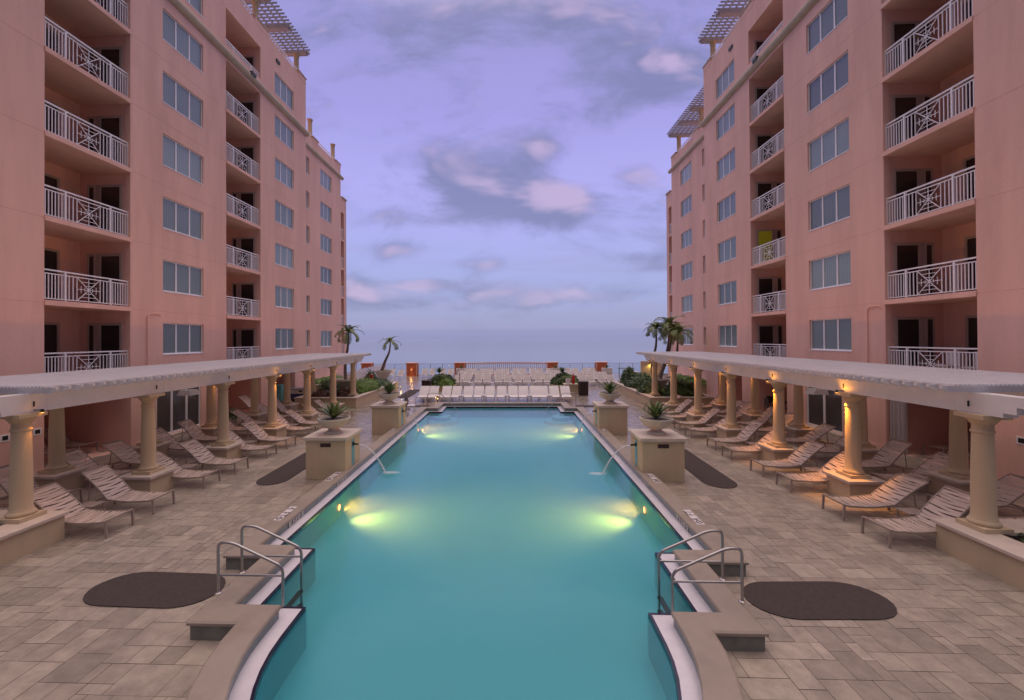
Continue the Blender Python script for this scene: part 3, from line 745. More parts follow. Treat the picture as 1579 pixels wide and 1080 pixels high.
# ------------------------------------------------------------------ fountain plinths with urns
def agave(c,n,ln,rng,mb=None):
    b=MB()
    for k in range(n):
        az=k*2.399+rng.uniform(-.2,.2); u=k/n; el=1.5-.95*u+rng.uniform(-.1,.1); L_=ln*rng.uniform(.8,1.1)*(.75+.35*u)
        m=7; p=Vector(c); pts=[]; e=el
        for i in range(m+1):
            pts.append(p.copy()); p=p+Vector((math.cos(az)*math.cos(e),math.sin(az)*math.cos(e),math.sin(e)))*(L_/m); e-=.055*(1+u)
        side=Vector((-math.sin(az),math.cos(az),0)); tn=min(1,max(0,rng.gauss(.5,.25)))
        for i in range(m):
            f0=i/m; f1=(i+1)/m; w0=.052*(1-f0**2.2)*(.7+.6*min(1,f0*3)); w1=.052*(1-f1**2.2)*(.7+.6*min(1,f1*3))
            ch=Vector((0,0,.012))
            b.face([pts[i]-side*w0+ch,pts[i],pts[i+1],pts[i+1]-side*w1+ch],tn); b.face([pts[i],pts[i]+side*w0+ch,pts[i+1]+side*w1+ch,pts[i+1]],tn)
    return b
for s in (-1,1):
    for near,(ya,yb) in ((True,(13.87,15.2)),(False,(20.55,21.9))):
        wn='nearer' if near else 'farther'
        xi,xo=4.81,6.14; yc=(ya+yb)/2; xc=(xi+xo)/2*s
        t=thing('fountain_plinth','square cream fountain plinth, %s one on the %s edge of the pool'%(wn,SIDE[s]),'plinth',(xc,yc,0),0,'fountain plinths')
        b=MB(); b.box(s*xi,s*xo,ya,yb,.0,1.27); b.build('body','cream',t,bevel=.01)
        b=MB(); b.box(s*(xi-.03),s*(xo+.03),ya-.03,yb+.03,1.27,1.31); b.box(s*(xi-.07),s*(xo+.07),ya-.07,yb+.07,1.31,1.40); b.build('cap','capstone',t)
        b=MB(); b.box(s*(xi-.006),s*(xi+.01),yc-.13,yc+.13,.31,1.2); b.build('tile_stripe','aqua_tile',t)
        b=MB(); b.tube([(s*(xi-.0),yc,1.03),(s*(xi-.03),yc,1.03)],.075,12); b.tube([(s*xi,yc,1.03),(s*(xi-.2),yc,1.01)],[.035,.028],10); b.build('spout','bronze',t)
        if near:
            b=MB(); b.box(xc-.175,xc+.175,ya-.012,ya+.005,1.08,1.2); b.build('plaque','plaque',t)
        # urn
        u=thing('stone_urn','wide shallow stone urn on the %s %s fountain plinth'%(wn,SIDE[s]),'urn',(xc,yc,1.4),0,'stone urns on the plinths')
        b=MB(); b.lathe([(.30,0),(.31,.03),(.27,.06),(.2,.1),(.17,.15),(.19,.18),(.30,.22),(.42,.30),(.50,.40),(.525,.46),(.54,.47),(.54,.52),(.50,.525),(.48,.48),(.02,.46)],(xc,yc,1.4),32,cap=False); b.build('bowl','urn',u,smooth=True)
        b=MB(); b.lathe([(.001,.488),(.25,.492),(.485,.475)],(xc,yc,1.4),20,cap=False); b.build('gravel','gravel',u)
        a=thing('agave','spiky green agave growing in the %s %s urn'%(wn,SIDE[s]),'agave',(xc,yc,1.88),0,'agaves in the urns')
        agave((xc,yc,1.88),38,.86,random.Random(int(31+yc*3+s))).build('leaves','agave',a,tone=True,recalc=False)
        for q in range(14):
            pass
        # water jet
        x0=s*(xi-.2); x1=s*(3.68 if near else 3.95); z0=1.0; z1=.05
        j=thing('water_jet','arc of falling water from the %s %s plinth spout'%(wn,SIDE[s]),'water jet',(x1,yc,.05),0,'arcing water jets')
        pts=[];rr=[]
        for i in range(15):
            f=i/14; pts.append((x0+(x1-x0)*f,yc-.02*f,z0+.06*f*(1-f)-(z0-z1)*f*f)); rr.append(.014+.018*f)
        b=MB(); b.tube(pts,rr,8); b.build('stream','jet',j,smooth=True)
        for m_,sc,hh in (('foam',.62,.010),('foam2',1.05,.005)):
            b=MB(); prng=random.Random(9)
            cxs=x1-s*.18; N=22; poly=[(cxs+.30*sc*math.cos(a_)*(1+.15*math.sin(3*a_+1)),yc+.16*sc*math.sin(a_)*(1+.15*math.cos(2*a_))) for a_ in [2*PI*i/N for i in range(N)]]
            b.prism(poly,.047,.047+hh); b.build('splash',m_,j)

# ------------------------------------------------------------------ buildings
FL=[3.08+3*k for k in range(8)]
def facade(mb,s,X,Y0,Y1,z0,z1,ops):
    ys=sorted({Y0,Y1,*[o[0] for o in ops],*[o[1] for o in ops]}); zs=sorted({z0,z1,*[o[2] for o in ops],*[o[3] for o in ops]})
    ys=[y for y in ys if Y0<=y<=Y1]; zs=[z for z in zs if z0<=z<=z1]
    for i in range(len(ys)-1):
        ym=(ys[i]+ys[i+1])/2
        run=None
        for j in range(len(zs)-1):
            zm=(zs[j]+zs[j+1])/2
            hole=any(o[0]<ym<o[1] and o[2]<zm<o[3] for o in ops)
            if hole:
                if run is not None: mb.face([(s*X,ys[i],run),(s*X,ys[i+1],run),(s*X,ys[i+1],zs[j]),(s*X,ys[i],zs[j])]); run=None
            elif run is None: run=zs[j]
        if run is not None: mb.face([(s*X,ys[i],run),(s*X,ys[i+1],run),(s*X,ys[i+1],z1),(s*X,ys[i],z1)])
    for a,c,d,e,dp,bk in ops:
        x0,x1=s*X,s*(X+dp)
        mb.face([(x0,a,d),(x1,a,d),(x1,a,e),(x0,a,e)]); mb.face([(x0,c,d),(x1,c,d),(x1,c,e),(x0,c,e)])
        mb.face([(x0,a,d),(x0,c,d),(x1,c,d),(x1,a,d)]); mb.face([(x0,a,e),(x0,c,e),(x1,c,e),(x1,a,e)])
        if bk: mb.face([(x1,a,d),(x1,c,d),(x1,c,e),(x1,a,e)])
def window(par,s,X,a,c,z0,z1,panes,dp=.13):
    """three-light window: frame (a part) with its panes (sub-parts)"""
    b=MB(); x0,x1=s*(X+dp-.05),s*(X+dp); f=.055
    b.box(x0,x1,a,c,z0,z0+f); b.box(x0,x1,a,c,z1-f,z1); b.box(x0,x1,a,a+f,z0+f,z1-f); b.box(x0,x1,c-f,c,z0+f,z1-f)
    for k in range(1,panes):
        y=a+(c-a)*k/panes; b.box(x0,x1,y-.042,y+.042,z0+f,z1-f)
    b.box(s*(X-.02),s*(X+dp-.05),a-.0,c+.0,z0-.035,z0+.004)
    w=b.build('window','rail_white',par)
    p=MB(); p.box(s*(X+dp-.03),s*(X+dp-.015),a+f,c-f,z0+f,z1-f); p.build('pane','pane',w)
    return w
def endwall_door(par,s,X,Y,zf,lit=False,room=False):
    # door and sidelight on the cross wall of a balcony recess, facing the camera
    b=MB(); x0,x1=X+.48,X+1.32; f=.10; h=2.2
    def bx(a,c,d,e,y=.05): b.box(s*a,s*c,Y-y,Y-.001,d,e)
    bx(x0-f,x0,zf+.02,zf+h+f); bx(x1,x1+f,zf+.02,zf+h+f); bx(x0,x1,zf+h,zf+h+f)
    bx(x1+f,x1+.26,zf+.02,zf+h+f,.03); bx(x1+.26,x1+.32,zf+.02,zf+h+f); bx(x1+.54,x1+.60,zf+.02,zf+h+f); bx(x1+.32,x1+.54,zf+h,zf+h+f)
    d=b.build('balcony_door','doorframe',par)
    p=MB(); p.box(s*x0,s*x1,Y-.02,Y-.002,zf+.02,zf+h); p.build('pane','litroom' if lit else 'doorglass',d)
    p=MB(); p.box(s*(x1+.32),s*(x1+.54),Y-.02,Y-.002,zf+.02,zf+h); p.build('pane','doorglass',d)
def backwall_door(par,s,X,a,c,zf):
    b=MB(); f=.1; h=2.2
    b.box(s*X,s*(X-.05),a-f,a,zf+.02,zf+h+f); b.box(s*X,s*(X-.05),c,c+f,zf+.02,zf+h+f); b.box(s*X,s*(X-.05),a,c,zf+h,zf+h+f); b.box(s*X,s*(X-.045),(a+c)/2-.03,(a+c)/2+.03,zf+.02,zf+h)
    d=b.build('balcony_door','doorframe',par)
    p=MB(); p.box(s*(X-.002),s*(X-.02),a,c,zf+.02,zf+h); p.build('pane','doorglass',d)
def railing(par,s,X,a,c,z0,h=1.12,deco=True):
    x=s*(X+.14); b=MB()
    b.box(x-.035,x+.035,a,c,z0+h-.05,z0+h); b.box(x-.018,x+.018,a,c,z0+h-.17,z0+h-.135); b.box(x-.018,x+.018,a,c,z0+.05,z0+.085)
    L_=c-a; posts=[a+.03,a+L_*.24,a+L_*.76,c-.03]
    for p in posts: b.box(x-.032,x+.032,p-.032,p+.032,z0-.0,z0+h-.05)
    zb,zt=z0+.085,z0+h-.17
    m0=a+L_*.5-.46; m1=a+L_*.5+.46
    def balus(p,q,n):
        for k in range(1,n): 
            y=p+(q-p)*k/n; b.box(x-.013,x+.013,y-.013,y+.013,zb,zt)
    balus(posts[0],posts[1],7); balus(posts[2],posts[3],7)
    if deco:
        balus(posts[1],m0,3 if L_>3 else 2); balus(m1,posts[2],3)
        for y in (m0,m1): b.box(x-.012,x+.012,y-.012,y+.012,zb,zt)
        yc=(m0+m1)/2; zc=(zb+zt)/2; hw=.44; hz=(zt-zb)/2
        b.bar((x,yc-hw,zc-hz),(x,yc+hw,zc+hz),.018,.024); b.bar((x,yc-hw,zc+hz),(x,yc+hw,zc-hz),.018,.024)
        b.bar((x,yc,zc-hz),(x,yc,zc+hz),.016,.02); b.bar((x,yc-hw,zc),(x,yc+hw,zc),.016,.02)
        for f in (.35,.68):
            for sg in (-1,1):
                b.bar((x,yc-hw*f,zc+sg*hz*f),(x,yc+hw*f,zc+sg*hz*f),.014,.018); b.bar((x,yc+sg*hw*f,zc-hz*f*.45),(x,yc+sg*hw*f,zc+hz*f*.45),.014,.018)
    else: balus(posts[1],posts[2],20)
    return b.build('balcony_railing','rail_white',par)
def halfround(s,X,Y0,Y1,z,r):
    b=MB(); n=9; prof=[(s*(X-.0),z+r*1.05)]+[(s*(X-r*math.cos(-PI/2+PI*k/n)),z+r*math.sin(PI/2-PI*k/n)) for k in range(n+1)]+[(s*X,z-r*1.05)]
    for i in range(len(prof)-1):
        p,q=prof[i],prof[i+1]; b.face([(p[0],Y0,p[1]),(p[0],Y1,p[1]),(q[0],Y1,q[1]),(q[0],Y0,q[1])])
    for y in (Y0,Y1): b.face([(p[0],y,p[1]) for p in prof])
    return b
BF=mat('balcony_floor_tile',(.17,.13,.11),.6,.2,3)
X1,X2=15.78,16.85
Y_E,Y_F,Y_G=33.82,43.5,44.95
for s in (-1,1):
    B=thing('hotel_wing','tall salmon pink hotel wing with white balcony railings on the %s of the pool'%SIDE[s],'building',(s*20,20,0))
    ops=[]; wins=[]; 
    b1=(14.47,17.92); b2=(24.12,27.56)
    for k in range(7):
        zt=FL[k+1]-.19
        if k<7: ops.append((b1[0],b1[1],FL[k],zt,2.3,True))
        ops.append((b2[0],b2[1],FL[k] if k<6 else FL[6]+.75,zt if k<6 else FL[6]+2.87,2.3,True))
        for a,c,n in ((19.62,22.29,3),(29.28,31.86,3)):
            wins.append((X1,a,c,3.96+3*k,5.46+3*k,n)); ops.append((a,c,3.96+3*k,5.46+3*k,.16,False))
    # ground floor openings
    ops.append((b1[0],b1[1],.0,2.88,3.9,True)); ops.append((b2[0],b2[1],.0,2.7,2.4,True))
    ops.append((28.7,32.0,.0,2.7,2.6,True))
    dY=(19.25,22.1) if s<0 else (20.2,22.6)
    ops.append((dY[0],dY[1],.14,2.45,.16,False))
    mb=MB(); facade(mb,s,X1,8.6,Y_E,0,25.35,ops)
    # parapet upstands, roof, end returns
    mb.face([(s*X1,8.6,0),(s*30,8.6,0),(s*30,8.6,25.35),(s*X1,8.6,25.35)])
    mb.face([(s*X1,Y_E,0),(s*30,Y_E,0),(s*30,Y_E,25.35),(s*X1,Y_E,25.35)])
    mb.face([(s*30,8.6,0),(s*30,Y_E,0),(s*30,Y_E,25.35),(s*30,8.6,25.35)])
    mb.face([(s*(X1+.25),8.6,24.3),(s*30,8.6,24.3),(s*30,Y_E,24.3),(s*(X1+.25),Y_E,24.3)])
    mb.face([(s*(X1+.25),8.6,24.3),(s*(X1+.25),Y_E,24.3),(s*(X1+.25),Y_E,25.35),(s*(X1+.25),8.6,25.35)])
    mb.face([(s*X1,8.6,25.35),(s*X1,Y_E,25.35),(s*(X1+.25),Y_E,25.35),(s*(X1+.25),8.6,25.35)])
    wl=mb.build('wall','pink',B,recalc=False)
    for a,c in ((26.95,28.5),(32.7,Y_E+.02)):
        mb=MB(); mb.box(s*(X1-.012),s*(X1+.3),a,c,25.2,25.62); pb=mb.build('parapet_block','pink',B)
        mb=MB(); mb.box(s*(X1-.06),s*(X1+.35),a-.05,c+.05,25.62,25.70); mb.build('parapet_coping','pink_trim',pb)
    # roof rails
    mb=MB()
    for a,c in ((22.5,26.95),(28.5,32.7)):
        x=s*(X1+.12); mb.box(x-.03,x+.03,a,c,25.72,25.77); mb.box(x-.015,x+.015,a,c,25.42,25.45); y=a
        while y<c: mb.box(x-.01,x+.01,y-.01,y+.01,25.35,25.72); y+=.13
    mb.build('roof_railing','rail_white',B)
    # roof pergola
    def roofpergola(x0,ycols,zc,nx,xt,y0,y1):
        for y in ycols:
            m_=MB(); m_.lathe([(.24,0),(.24,.05),(.2,.1),(.185,1.3),(.185,1.5),(.21,1.53),(.21,1.58),(.19,1.6),(.24,1.68),(.27,1.74)],(s*x0,y,zc),16); m_.build('roof_column','cream',B,smooth=True)
        if not xt: return
        zb=zc+1.74
        ym=(ycols[0]+ycols[-1])/2
        for y in ([ycols[0],ym,ycols[-1]]):
            m_=MB(); m_.box(s*xt,s*(x0+3),y-.205,y+.205,zb,zb+.26)
            m_.box(s*(xt-.14),s*(xt),y-.2,y+.2,zb+.1,zb+.26)
            m_.build('roof_beam','trellis',B)
        m_=MB(); x=xt+.15
        while x<x0+2.9: m_.box(s*x,s*(x+.07),y0,y1,zb+.262,zb+.40); x+=.44
        m_.build('roof_purlins','trellis',B)
        m_=MB(); y=y0+.1
        while y<y1: m_.box(s*(xt-.18),s*(x0+3.1),y-.03,y+.03,zb+.402,zb+.50); y+=.32
        m_.build('roof_slats','trellis',B)
    roofpergola(16.2,(27.7,33.15),25.45,0,15.35,22,33.6)
    # cornice
    halfround(s,X1,8.6,34.0,21.28,.24).build('cornice','pink_trim',B,smooth=True)
    # scuppers
    for y,z in ((26.4,21.42),(29.65,24.35)): mb=MB(); mb.box(s*(X1-.3 if z<22 else X1-.08),s*X1,y-.22,y+.22,z-.1,z+.1); mb.build('scupper','bronze',B)
    # windows, doors, railings
    for (x,a,c,z0,z1,n) in wins: window(B,s,x,a,c,z0,z1,n)
    for k in range(7):
        if k<6: railing(B,s,X1,b1[0],b1[1],FL[k])
        endwall_door(B,s,X1,b1[1],FL[k]); backwall_door(B,s,X1+2.3,15.0,16.95,FL[k])
        if k<6: railing(B,s,X1,b2[0],b2[1],FL[k])
        else: railing(B,s,X1,b2[0],b2[1],FL[6]+.75,.42,False)
        endwall_door(B,s,X1,b2[1],FL[k],lit=(s>0 and k==2)); backwall_door(B,s,X1+2.3,24.6,26.6,FL[k])
    # slab edges, slightly proud
    for k in range(6):
        for a,c in (b1,b2):
            mb=MB(); mb.box(s*(X1-.035),s*(X1+.05),a-.0,c+.0,FL[k]-.185,FL[k]-.01); mb.build('balcony_slab','pink',B)
    for k in range(7):
        for a,c in (b1,b2):
            mb=MB(); mb.box(s*(X1+.06),s*(X1+2.29),a+.01,c-.04,FL[k]+.001,FL[k]+.012); mb.build('balcony_floor',BF,B)
    # jamb strips
    for k in range(6):
        for y in (b1[1],b2[1]): mb=MB(); mb.box(s*(X1+.003),s*(X1+.26),y-.035,y-.001,FL[k],FL[k+1]-.19); mb.build('door_jamb','pink',B)
    # sliding door on ground floor
    n=3 if s<0 else 2; mb=MB(); x0,x1=s*(X1+.04),s*(X1+.14); a,c=dY; z0,z1=.14,2.45; f=.07
    mb.box(x0,x1,a,c,z0,z0+f); mb.box(x0,x1,a,c,z1-f,z1); mb.box(x0,x1,a,a+f,z0+f,z1-f); mb.box(x0,x1,c-f,c,z0+f,z1-f)
    for k in range(1,n): y=a+(c-a)*k/n; mb.box(x0,x1,y-.05,y+.05,z0+f,z1-f)
    sd=mb.build('sliding_door','rail_white',B); mb=MB(); mb.box(s*(X1+.09),s*(X1+.10),a+f,c-f,z0+f,z1-f); mb.build('pane','slideglass',sd)
    mb=MB(); mb.box(s*(X1-.25),s*(X1-.0),a-.2,c+.2,0,.12); mb.build('door_step','capstone',B)
    # low plinth band
    for a,c in ((8.6,14.47),(17.92,dY[0]-.2),(dY[1]+.2,24.12),(27.56,28.7),(32.0,33.82)): mb=MB(); mb.box(s*(X1-.02),s*(X1-.001),a,c,.0,.16); mb.build('base_band','pink',B)
    # wall vents and control joints
    for y in (13.3,14.25):
        mb=MB(); mb.box(s*(X1-.015),s*X1,y-.13,y+.13,1.36,1.6); v=mb.build('wall_vent','rail_white',B); mb=MB(); mb.box(s*(X1-.02),s*(X1-.014),y-.08,y+.08,1.41,1.55); mb.build('grille','dark',v)
    mb=MB(); y=18.72; mb.tube(bend([(s*(X1-.04),y,3.0),(s*(X1-.04),y,5.85),(s*(X1-.04),y-.62 if s>0 else y+.62,5.88),(s*(X1-.04),y-.72 if s>0 else y+.72,5.75)],.25),.022,7); mb.build('gooseneck_pipe','pink',B,smooth=True)
    JM=mat('joint_pink',(.70,.41,.35),.9,.1,2)  # control joints drawn as thin strips of a slightly darker pink
    for k in range(1,7):
        for a,c in ((8.6,14.47),(17.92,24.12),(27.56,33.82)): mb=MB(); mb.box(s*(X1-.0035),s*X1,a,c,FL[k]-.1,FL[k]-.085); mb.build('control_joint',JM,B)
    # far wing section, set back
    ops=[]; 
    for k in range(6):
        ops.append((35.85,36.65,3.96+3*k,5.46+3*k,.2,False)); ops.append((38.8,41.25,3.96+3*k,5.46+3*k,.16,False))
    mb=MB(); facade(mb,s,X2,Y_E-.4,Y_F,0,22.45,ops)
    mb.face([(s*X2,Y_F,0),(s*30,Y_F,0),(s*30,Y_F,22.45),(s*X2,Y_F,22.45)]); mb.face([(s*X2,Y_E,22.45),(s*30,Y_E,22.45),(s*30,Y_F,22.45),(s*X2,Y_F,22.45)]); mb.face([(s*30,Y_E,0),(s*30,Y_F,0),(s*30,Y_F,22.45),(s*30,Y_E,22.45)])
    mb.build('wall','pink',B,recalc=False)
    for k in range(6):
        window(B,s,X2,35.85,36.65,3.96+3*k,5.46+3*k,1,.17); window(B,s,X2,38.8,41.25,3.96+3*k,5.46+3*k,3)
    for a,c in ((37.3,38.4),(42.3,Y_F+.02)):
        mb=MB(); mb.box(s*(X2-.012),s*(X2+.3),a,c,22.3,22.66); pb=mb.build('parapet_block','pink',B)
        mb=MB(); mb.box(s*(X2-.06),s*(X2+.35),a-.05,c+.05,22.66,22.74); mb.build('parapet_coping','pink_trim',pb)
    mb=MB()
    for a,c in ((34,37.3),(38.4,42.3)):
        x=s*(X2+.12); mb.box(x-.03,x+.03,a,c,22.78,22.83); y=a
        while y<c: mb.box(x-.01,x+.01,y-.01,y+.01,22.45,22.78); y+=.15
    mb.build('roof_railing','rail_white',B)
    roofpergola(17.15,(37.4,42.3),22.5,0,16.3 if s>0 else 0,33.9,42.9)
    halfround(s,X2,Y_E,43.9,21.4,.2).build('cornice','pink_trim',B,smooth=True)
    ops=[]
    for k in range(5): ops.append((43.62,44.4,FL[k],FL[k+1]-.19,2.0,True))
    mb=MB(); facade(mb,s,X2+.02,Y_F,Y_G,0,19.4,ops)
    mb.face([(s*X2,Y_G,0),(s*30,Y_G,0),(s*30,Y_G,19.4),(s*X2,Y_G,19.4)]); mb.face([(s*X2,Y_F,19.4),(s*30,Y_F,19.4),(s*30,Y_G,19.4),(s*X2,Y_G,19.4)])
    mb.build('wall','pink',B,recalc=False)
    mb=MB(); mb.box(s*(X2-.08),s*(X2+.4),Y_F+.3,Y_G+.1,19.4,19.52); mb.build('parapet_coping','pink_trim',B)
    for k in range(5):
        mb=MB(); x=s*(X2+.1); mb.box(x-.03,x+.03,43.62,44.4,FL[k]+1.05,FL[k]+1.1); y=43.65
        while y<44.4: mb.box(x-.012,x+.012,y-.012,y+.012,FL[k],FL[k]+1.05); y+=.11
        mb.build('balcony_railing','rail_white',B)

# white chairs on the lowest right balcony
for k,(y,lab) in enumerate(((15.35,'nearer'),(16.35,'farther'))):
    t=thing('balcony_chair','white chair on the lowest right balcony, %s one behind the railing'%lab,'chair',(16.65,y,3.08),0,'white chairs on the lowest right balcony')
    b=MB(); b.box(16.4,16.9,y-.25,y+.25,3.48,3.53); b.build('seat','whiteframe',t); b=MB(); b.box(16.86,16.92,y-.25,y+.25,3.55,4.05); b.build('backrest','whiteframe',t)
    for i in (16.44,16.86):
        for j in (y-.21,y+.21): b=MB(); b.bar((i,j,3.085),(i,j,3.48),.04); b.build('leg','whiteframe',t)
# curtain in the right ground recess
t=thing('curtain','pale full length curtain hanging beside the ground-floor recess on the right','curtain',(15.9,18.0,0))
b=MB(); N=40
for i in range(N):
    def P(k,z): 
        f=k/N; return (15.95+.09*math.sin(f*34)+.02*math.sin(f*13),17.25+.62*f,z)
    b.face([P(i,.05),P(i+1,.05),P(i+1,2.75),P(i,2.75)])
    def P2(k,z): p=P(k,z); return (p[0]+.012,p[1],p[2])
    b.face([P2(i,.05),P2(i+1,.05),P2(i+1,2.75),P2(i,2.75)])
b.build('cloth','curtain',t,smooth=True)
b=MB(); b.tube([(15.95,17.2,2.76),(15.95,17.9,2.76)],.018,6); b.build('rod','rail_white',t)

# white heater boxes under the beams
for s in (-1,1):
    t=thing('hanging_heater','white box heater hanging under the %s pergola'%SIDE[s],'heater',(s*11.6,15.8,2.7),0,'hanging heaters')
    x=s*11.6; y=15.8
    b=MB(); b.v=[]; 
    prof=[(-.28,.0),(.28,.0),(.22,.18),(-.16,.2)]
    for yy in (y-.22,y+.22): b.face([(x+p,yy,2.55+q) for p,q in prof])
    for i in range(4):
        p,q=prof[i],prof[(i+1)%4]; b.face([(x+p[0],y-.22,2.55+p[1]),(x+q[0],y-.22,2.55+q[1]),(x+q[0],y+.22,2.55+q[1]),(x+p[0],y+.22,2.55+p[1])])
    b.build('shade','white',t); b=MB(); b.tube([(x,y,2.75),(x,y,3.43)],.015,6); b.build('rod','bronze',t)

# left recess: cabinet and game table
t=thing('cabinet','teal metal cabinet in the ground-floor opening on the left','cabinet',(-16.6,30.9,0))
b=MB(); b.box(-17.0,-16.1,30.6,31.4,.12,1.25); b.build('body','teal',t,bevel=.01); b=MB(); b.box(-16.95,-16.15,30.65,31.35,0,.12); b.build('base','dark',t); b=MB(); b.box(-17.02,-16.08,30.58,31.42,1.25,1.30); b.build('lid','teal',t)
t=thing('game_table','blue and grey game table standing behind the left columns','table',(-15.2,31.7,0))
b=MB(); b.box(-16.0,-14.5,31.2,32.0,.62,.95); b.build('cabinet_body','urn',t); b=MB(); b.box(-15.95,-14.55,31.25,31.95,.28,.62); b.build('skirt','blue',t); b=MB(); b.box(-16.05,-14.45,31.15,32.05,.95,.99); b.build('table_top','grey',t)
b=MB(); b.box(-15.1,-14.85,31.185,31.2,.74,.84); b.build('coin_slot','dark',t)
for i in (0,1):
    for j in (0,1): b=MB(); b.bar((-15.85+1.2*i,31.3+.6*j,0),(-15.85+1.2*i,31.3+.6*j,.28),.08); b.build('leg','dark',t)
# right recess: maroon umbrella, dining set
t=thing('dining_table','dark round dining table in the right ground-floor recess','table',(17.2,26.4,0))
b=MB(); b.lathe([(.02,.70),(.5,.70),(.52,.72),(.5,.74),(.02,.74)],(16.8,26.2,0),20); b.build('table_top','wood',t); b=MB(); b.tube([(16.8,26.2,0),(16.8,26.2,.7)],.04,8); b.lathe([(.28,0),(.26,.04),(.05,.06)],(16.8,26.2,0),14); b.build('pedestal_base','wood',t)
def chair(label,x,y,rz):
    t=thing('dining_chair',label,'chair',(x,y,0),rz,'dark dining chairs')
    b=MB(); b.box(-.23,.23,-.22,.22,.42,.45); b.build('seat','wood',t,rel=False); b=MB(); b.box(-.22,.22,.19,.22,.5,.95); b.build('backrest','wood',t,rel=False)
    for i in (-1,1):
        for j in (-1,1): b=MB(); b.bar((i*.2,j*.2,0),(i*.2,j*.2,.5 if j>0 else .42),.035); b.build('leg','wood',t,rel=False)
chair('dark chair on the near side of the round table in the right recess',16.7,25.4,PI); chair('dark chair on the far side of the round table in the right recess',16.7,27.0,0); chair('dark chair nearest the pool at the round table in the right recess',16.15,26.3,PI/2)
t=thing('parasol','closed maroon parasol standing in the right ground-floor opening','parasol',(16.9,29.4,0))
b=MB(); b.lathe([(.05,.9),(.16,1.0),(.2,1.3),(.14,2.0),(.04,2.5)],(16.9,29.4,0),12); b.build('canopy','maroon',t,smooth=True); b=MB(); b.tube([(16.9,29.4,0),(16.9,29.4,2.6)],.025,6); b.build('pole','wood',t); b=MB(); b.lathe([(.3,0),(.28,.08),(.05,.1)],(16.9,29.4,0),14); b.build('base','dark',t)
t=thing('parasol','closed grey parasol standing behind the far left plinth','parasol',(-6.2,27.9,0))
b=MB(); b.lathe([(.02,.16),(.08,.2),(.15,.45),(.13,.75),(.05,1.05),(.01,1.12)],(-6.25,27.9,0),12); b.build('canopy','grey',t,smooth=True); b=MB(); b.tube([(-6.25,27.9,0),(-6.25,27.9,1.15)],.018,6); b.build('pole','steel',t); b=MB(); b.lathe([(.26,0),(.24,.05),(.04,.06)],(-6.25,27.9,0),14); b.build('base','dark',t)
for k,(x,y) in enumerate([(14.6,23.0),(-14.9,23.3)]):
    t=thing('potted_plant','leafy potted plant against the wall of the %s building'%('right' if x>0 else 'left'),'potted plant',(x,y,0))
    b=MB(); b.lathe([(.18,0),(.24,.3),(.27,.32),(.25,.32),(.02,.3)],(x,y,0),16,cap=False); b.build('pot','urn',t,smooth=True); leafy((x,y,.3),(.4,.4,.75),160,.2,rl).build('foliage','shrub',t,tone=True,recalc=False)

# ------------------------------------------------------------------ far terrace
def pillar(label,x,y,h=1.68,w=1.35,d=.8,lamp=False):
    t=thing('terrace_pillar',label,'pillar',(x,y,0),0,'orange pillars along the terrace edge')
    b=MB(); b.box(x-w/2,x+w/2,y-d/2,y+d/2,0,h-.1); b.build('body','orange',t); b=MB(); b.box(x-w/2-.06,x+w/2+.06,y-d/2-.06,y+d/2+.06,h-.1,h); b.build('cap','pink',t)
    b=MB(); b.box(x-w/2-.003,x-w/2+.09,y-d/2-.015,y-d/2-.001,0,h-.1); b.box(x+w/2-.09,x+w/2+.003,y-d/2-.015,y-d/2-.001,0,h-.1); b.build('edge_trim','pink',t)
    if lamp:
        b=MB(); b.box(x-.12,x+.12,y-d/2-.1,y-d/2-.016,.72,.80); l=b.build('wall_lamp','bronze',t); b=MB(); b.box(x-.1,x+.1,y-d/2-.09,y-d/2-.02,.80,.81); b.build('lens','smallglow',l)
        b=MB(); b.box(x-.09,x+.09,y-d/2-.09,y-d/2-.02,.705,.72); b.build('lens','smallglow',l)
        spot('pillar_lamp',(x,y-d/2-.12,.69),(x,y-d/2-.6,0),12,(1,.5,.12),130,.6,.05,t)
        spot('pillar_lamp',(x,y-d/2-.08,.84),(x,y-d/2-.02,2),1,(1,.5,.12),130,.6,.05,t)
names={-17.5:'outermost left',-11.8:'left of centre, with a small lamp',-5.75:'at the left end of the balustrade',5.75:'at the right end of the balustrade',11.8:'right of centre',17.5:'outermost right'}
for x,nm in names.items(): pillar('low orange rendered pillar %s on the terrace edge'%nm,x,53.5,lamp=(x==-11.8))
for x,nm in ((-5.45,'left end of the balustrade'),(6.0,'right end of the balustrade'),(12.2,'right of the balustrade')):
    t=thing('planter_box','white planter box with spiky plant before the pillar, %s'%nm,'planter box',(x,52.2,0)); 
    b=MB(); b.box(x-.6,x+.6,51.9,52.5,.35,1.0); b.build('box','whiteframe',t); b=MB(); b.box(x-.55,x+.55,51.95,52.45,0,.35); b.build('stand','urn',t)
    agave((x,52.2,1.0),22,.55,rl).build('plant','agave',t,tone=True,recalc=False)
t=thing('balustrade','low white and pink balustrade at the centre of the terrace edge','balustrade',(0,53.8,0))
b=MB()
def by(x): return 53.6+1.2*(1-(x/5.1)**2)
N=24
for i in range(N):
    xa=-5.1+10.2*i/N; xb=-5.1+10.2*(i+1)/N
    b.bar((xa,by(xa),1.53),(xb,by(xb),1.53),.24,.14); b.bar((xa,by(xa),.1),(xb,by(xb),.1),.26,.2)
b.build('rail','pink',t)
b=MB(); x=-5.0
while x<5.01:
    b.lathe([(.06,.2),(.045,.4),(.09,.75),(.05,1.2),(.065,1.46)],(x,by(x),0),8); x+=.26
b.build('balusters','white',t)
